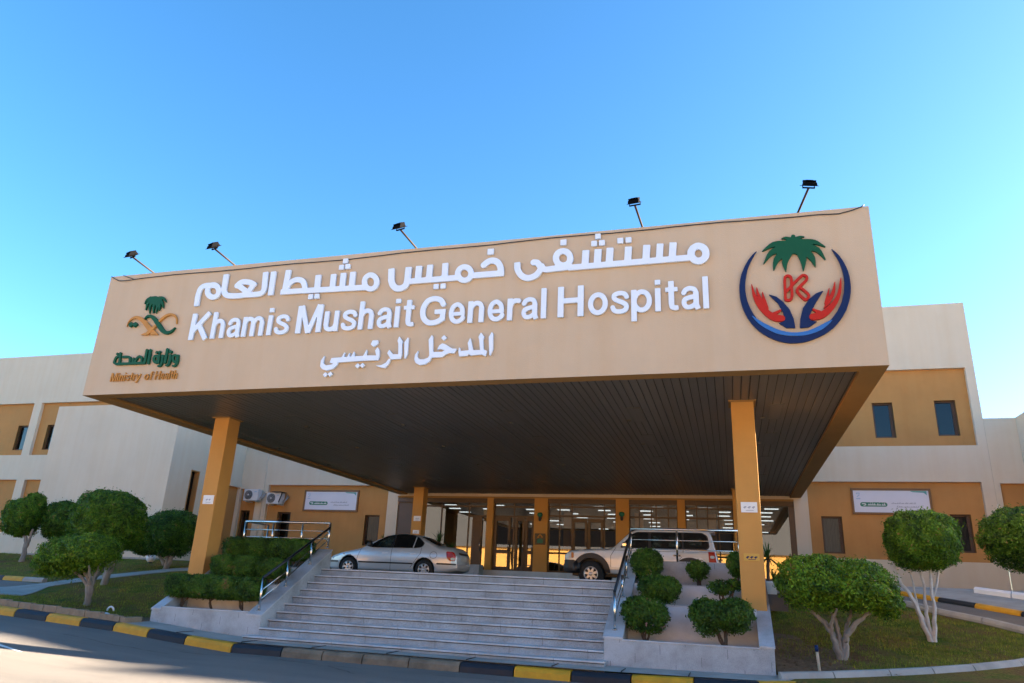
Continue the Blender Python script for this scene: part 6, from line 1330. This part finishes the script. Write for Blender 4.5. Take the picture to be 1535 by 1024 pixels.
# yuccas in front of the glazing
def yucca(lab, x, y, z, heads, seed):
    t = thing('potted_yucca', lab, 'plant', (x, y, z)); rg = random.Random(seed)
    mb = MB(); mb.lathe([(0, 0), (.17, 0), (.22, .36), (.24, .38), (.24, .42), (.2, .42), (.19, .36), (0, .35)], (x, y, z), 'z', 20); mb.build('pot', 'terrace', t)
    mb = MB(); lf = MB()
    for (dx, dy, hz, ln, cnt) in heads:
        limb(mb, [(x, y, z + .3), (x + dx * .6, y + dy * .6, z + hz * .6), (x + dx, y + dy, z + hz)], [.05, .045, .04], seed)
        for k in range(cnt):
            a = rg.uniform(0, 6.283); el = rg.uniform(-.45, 1.45); L = ln * rg.uniform(.75, 1.1); c = Vector((math.cos(a) * math.cos(el), math.sin(a) * math.cos(el), math.sin(el))); sd_ = Vector((-math.sin(a), math.cos(a), 0)); o_ = Vector((x + dx, y + dy, z + hz)); V = []
            for i in range(5):
                u = i / 4; q = o_ + c * (L * u) + Vector((0, 0, -.25 * L * u * u)); w = .022 * (1 - u ** 2) + .002; V += [q - sd_ * w, q + sd_ * w]
            lf.add(V, [(2 * i, 2 * i + 1, 2 * i + 3, 2 * i + 2) for i in range(4)], 0, True)
    mb.build('stem', 'twig', t); lf.build('leaves', 'yucca', t)
yucca('large spiky potted yucca behind the boot of the saloon, in front of the glazing', -6.75, 12.6, 1.74, [(-.1, 0, 1.30, .62, 46), (.42, .1, 1.0, .5, 34)], 5)
yucca('small spiky potted yucca seen over the roof of the saloon by the cream pilaster', -9.75, 13.6, 1.74, [(0, 0, 1.35, .38, 26)], 6)
yucca('spiky potted yucca half hidden behind the right front column', 5.22, 7.4, 1.5, [(0, 0, 1.05, .60, 44), (.12, .1, .5, .4, 24)], 7)

# small things on the lawns
t = thing('lawn_stake', 'thin pale wooden stake with a dark blue top at the front of the right lawn', 'stake', (5.64, .12, .14))
mb = MB(); mb.tube([(5.66, .12, .10), (5.635, .12, .58)], [.024, .026], 10); mb.build('stake_shaft', 'wood', t); mb = MB(); mb.tube([(5.635, .12, .582), (5.63, .12, .69)], [.031, .031], 10); mb.build('stake_top', 'navyblue', t)
t = thing('garden_lamp', 'round white garden lamp at the foot of the stair tower', 'lamp', (-19.35, 11.3, 1.72))
mb = MB(); mb.lathe([(0, -.19), (.10, -.165), (.17, -.09), (.19, 0), (.17, .09), (.10, .165), (0, .19)], (-19.3, 11.3, 1.98), 'z', 20); mb.build('globe', 'white', t); mb = MB(); mb.lathe([(.09, 0), (.09, .08), (.07, .1)], (-19.3, 11.3, 1.72), 'z', 14); mb.build('lamp_foot', 'black', t)
mb = MB(); mb.tube([(-10.9 + .1 * math.cos(a), .9, .44 + .1 * math.sin(a)) for a in np.linspace(0, math.pi, 9)], .022, 8); tag(mb.build('pipe_hoop', 'white'), 'small white pipe hoop sticking out of the left lawn', 'pipe')
mb = MB(); rg = random.Random(9)
bm = bmesh.new(); bmesh.ops.create_icosphere(bm, subdivisions=3, radius=1); bm.verts.index_update()
mb.add([(-10.35 + v.co.x * .24 * (1 + .12 * math.sin(9 * v.co.y)), .15 + v.co.y * .12, .38 + v.co.z * .055 * (1 + .3 * math.sin(7 * v.co.x))) for v in bm.verts], [[v.index for v in f.verts] for f in bm.faces], 0, True); bm.free()
tag(mb.build('flat_stone', 'terrace'), 'flat pale stone lying at the front edge of the left lawn', 'stone')

# ================================================================== CAMERA, LIGHT
cam = bpy.data.cameras.new('camera'); co = bpy.data.objects.new('camera', cam); COL.objects.link(co); SC.camera = co
cam.sensor_width = 36; cam.lens = 36 * 1080.9 / 1535; cam.clip_end = 3000; cam.clip_start = .05
rx_, ry_, rz_ = R(18.904), R(2.647), R(17.021)
fw = Vector((-math.sin(rz_) * math.cos(rx_), math.cos(rz_) * math.cos(rx_), math.sin(rx_))); rt = Vector((math.cos(rz_), math.sin(rz_), 0)); up_ = rt.cross(fw)
r2 = rt * math.cos(ry_) + up_ * math.sin(ry_); u2 = -rt * math.sin(ry_) + up_ * math.cos(ry_)
co.matrix_world = Matrix(((r2.x, u2.x, -fw.x, 4.242), (r2.y, u2.y, -fw.y, -14.972), (r2.z, u2.z, -fw.z, 1.415), (0, 0, 0, 1)))
AZ, EL = R(66), R(14.8)
sun = bpy.data.lights.new('sun', 'SUN'); so = bpy.data.objects.new('sun', sun); COL.objects.link(so)
sv_ = Vector((math.sin(AZ) * math.cos(EL), math.cos(AZ) * math.cos(EL), math.sin(EL)))
so.rotation_euler = sv_.to_track_quat('Z', 'Y').to_euler(); sun.energy = 5.0; sun.angle = R(.5); sun.color = (1, .86, .68); so.location = (30, 30, 40)
w = bpy.data.worlds.new('World'); SC.world = w; w.use_nodes = True; nt = w.node_tree
bg = nt.nodes['Background']; sky = nt.nodes.new('ShaderNodeTexSky'); sky.sky_type = 'NISHITA'; sky.sun_disc = False; sky.sun_elevation = EL; sky.sun_rotation = AZ
sky.air_density = 1.0; sky.dust_density = 2.7; sky.ozone_density = 3.2; sky.altitude = 1800
hs = nt.nodes.new('ShaderNodeHueSaturation'); hs.inputs['Saturation'].default_value = SKYSAT
tn = nt.nodes.new('ShaderNodeMix'); tn.data_type = 'RGBA'; tn.blend_type = 'MULTIPLY'; tn.inputs[0].default_value = 1; tn.inputs[7].default_value = (1.09, .96, .86, 1)
nt.links.new(sky.outputs[0], hs.inputs['Color']); nt.links.new(hs.outputs[0], tn.inputs[6]); nt.links.new(tn.outputs[2], bg.inputs[0]); bg.inputs[1].default_value = .055
SC.view_settings.view_transform = 'Standard'; SC.view_settings.look = 'None'; SC.view_settings.gamma = 1; SC.view_settings.exposure = EXPO
SC.view_settings.use_curve_mapping = False
SC.cycles.max_bounces = 8; SC.cycles.transparent_max_bounces = 12
try: SC.cycles.use_denoising = True
except Exception: pass
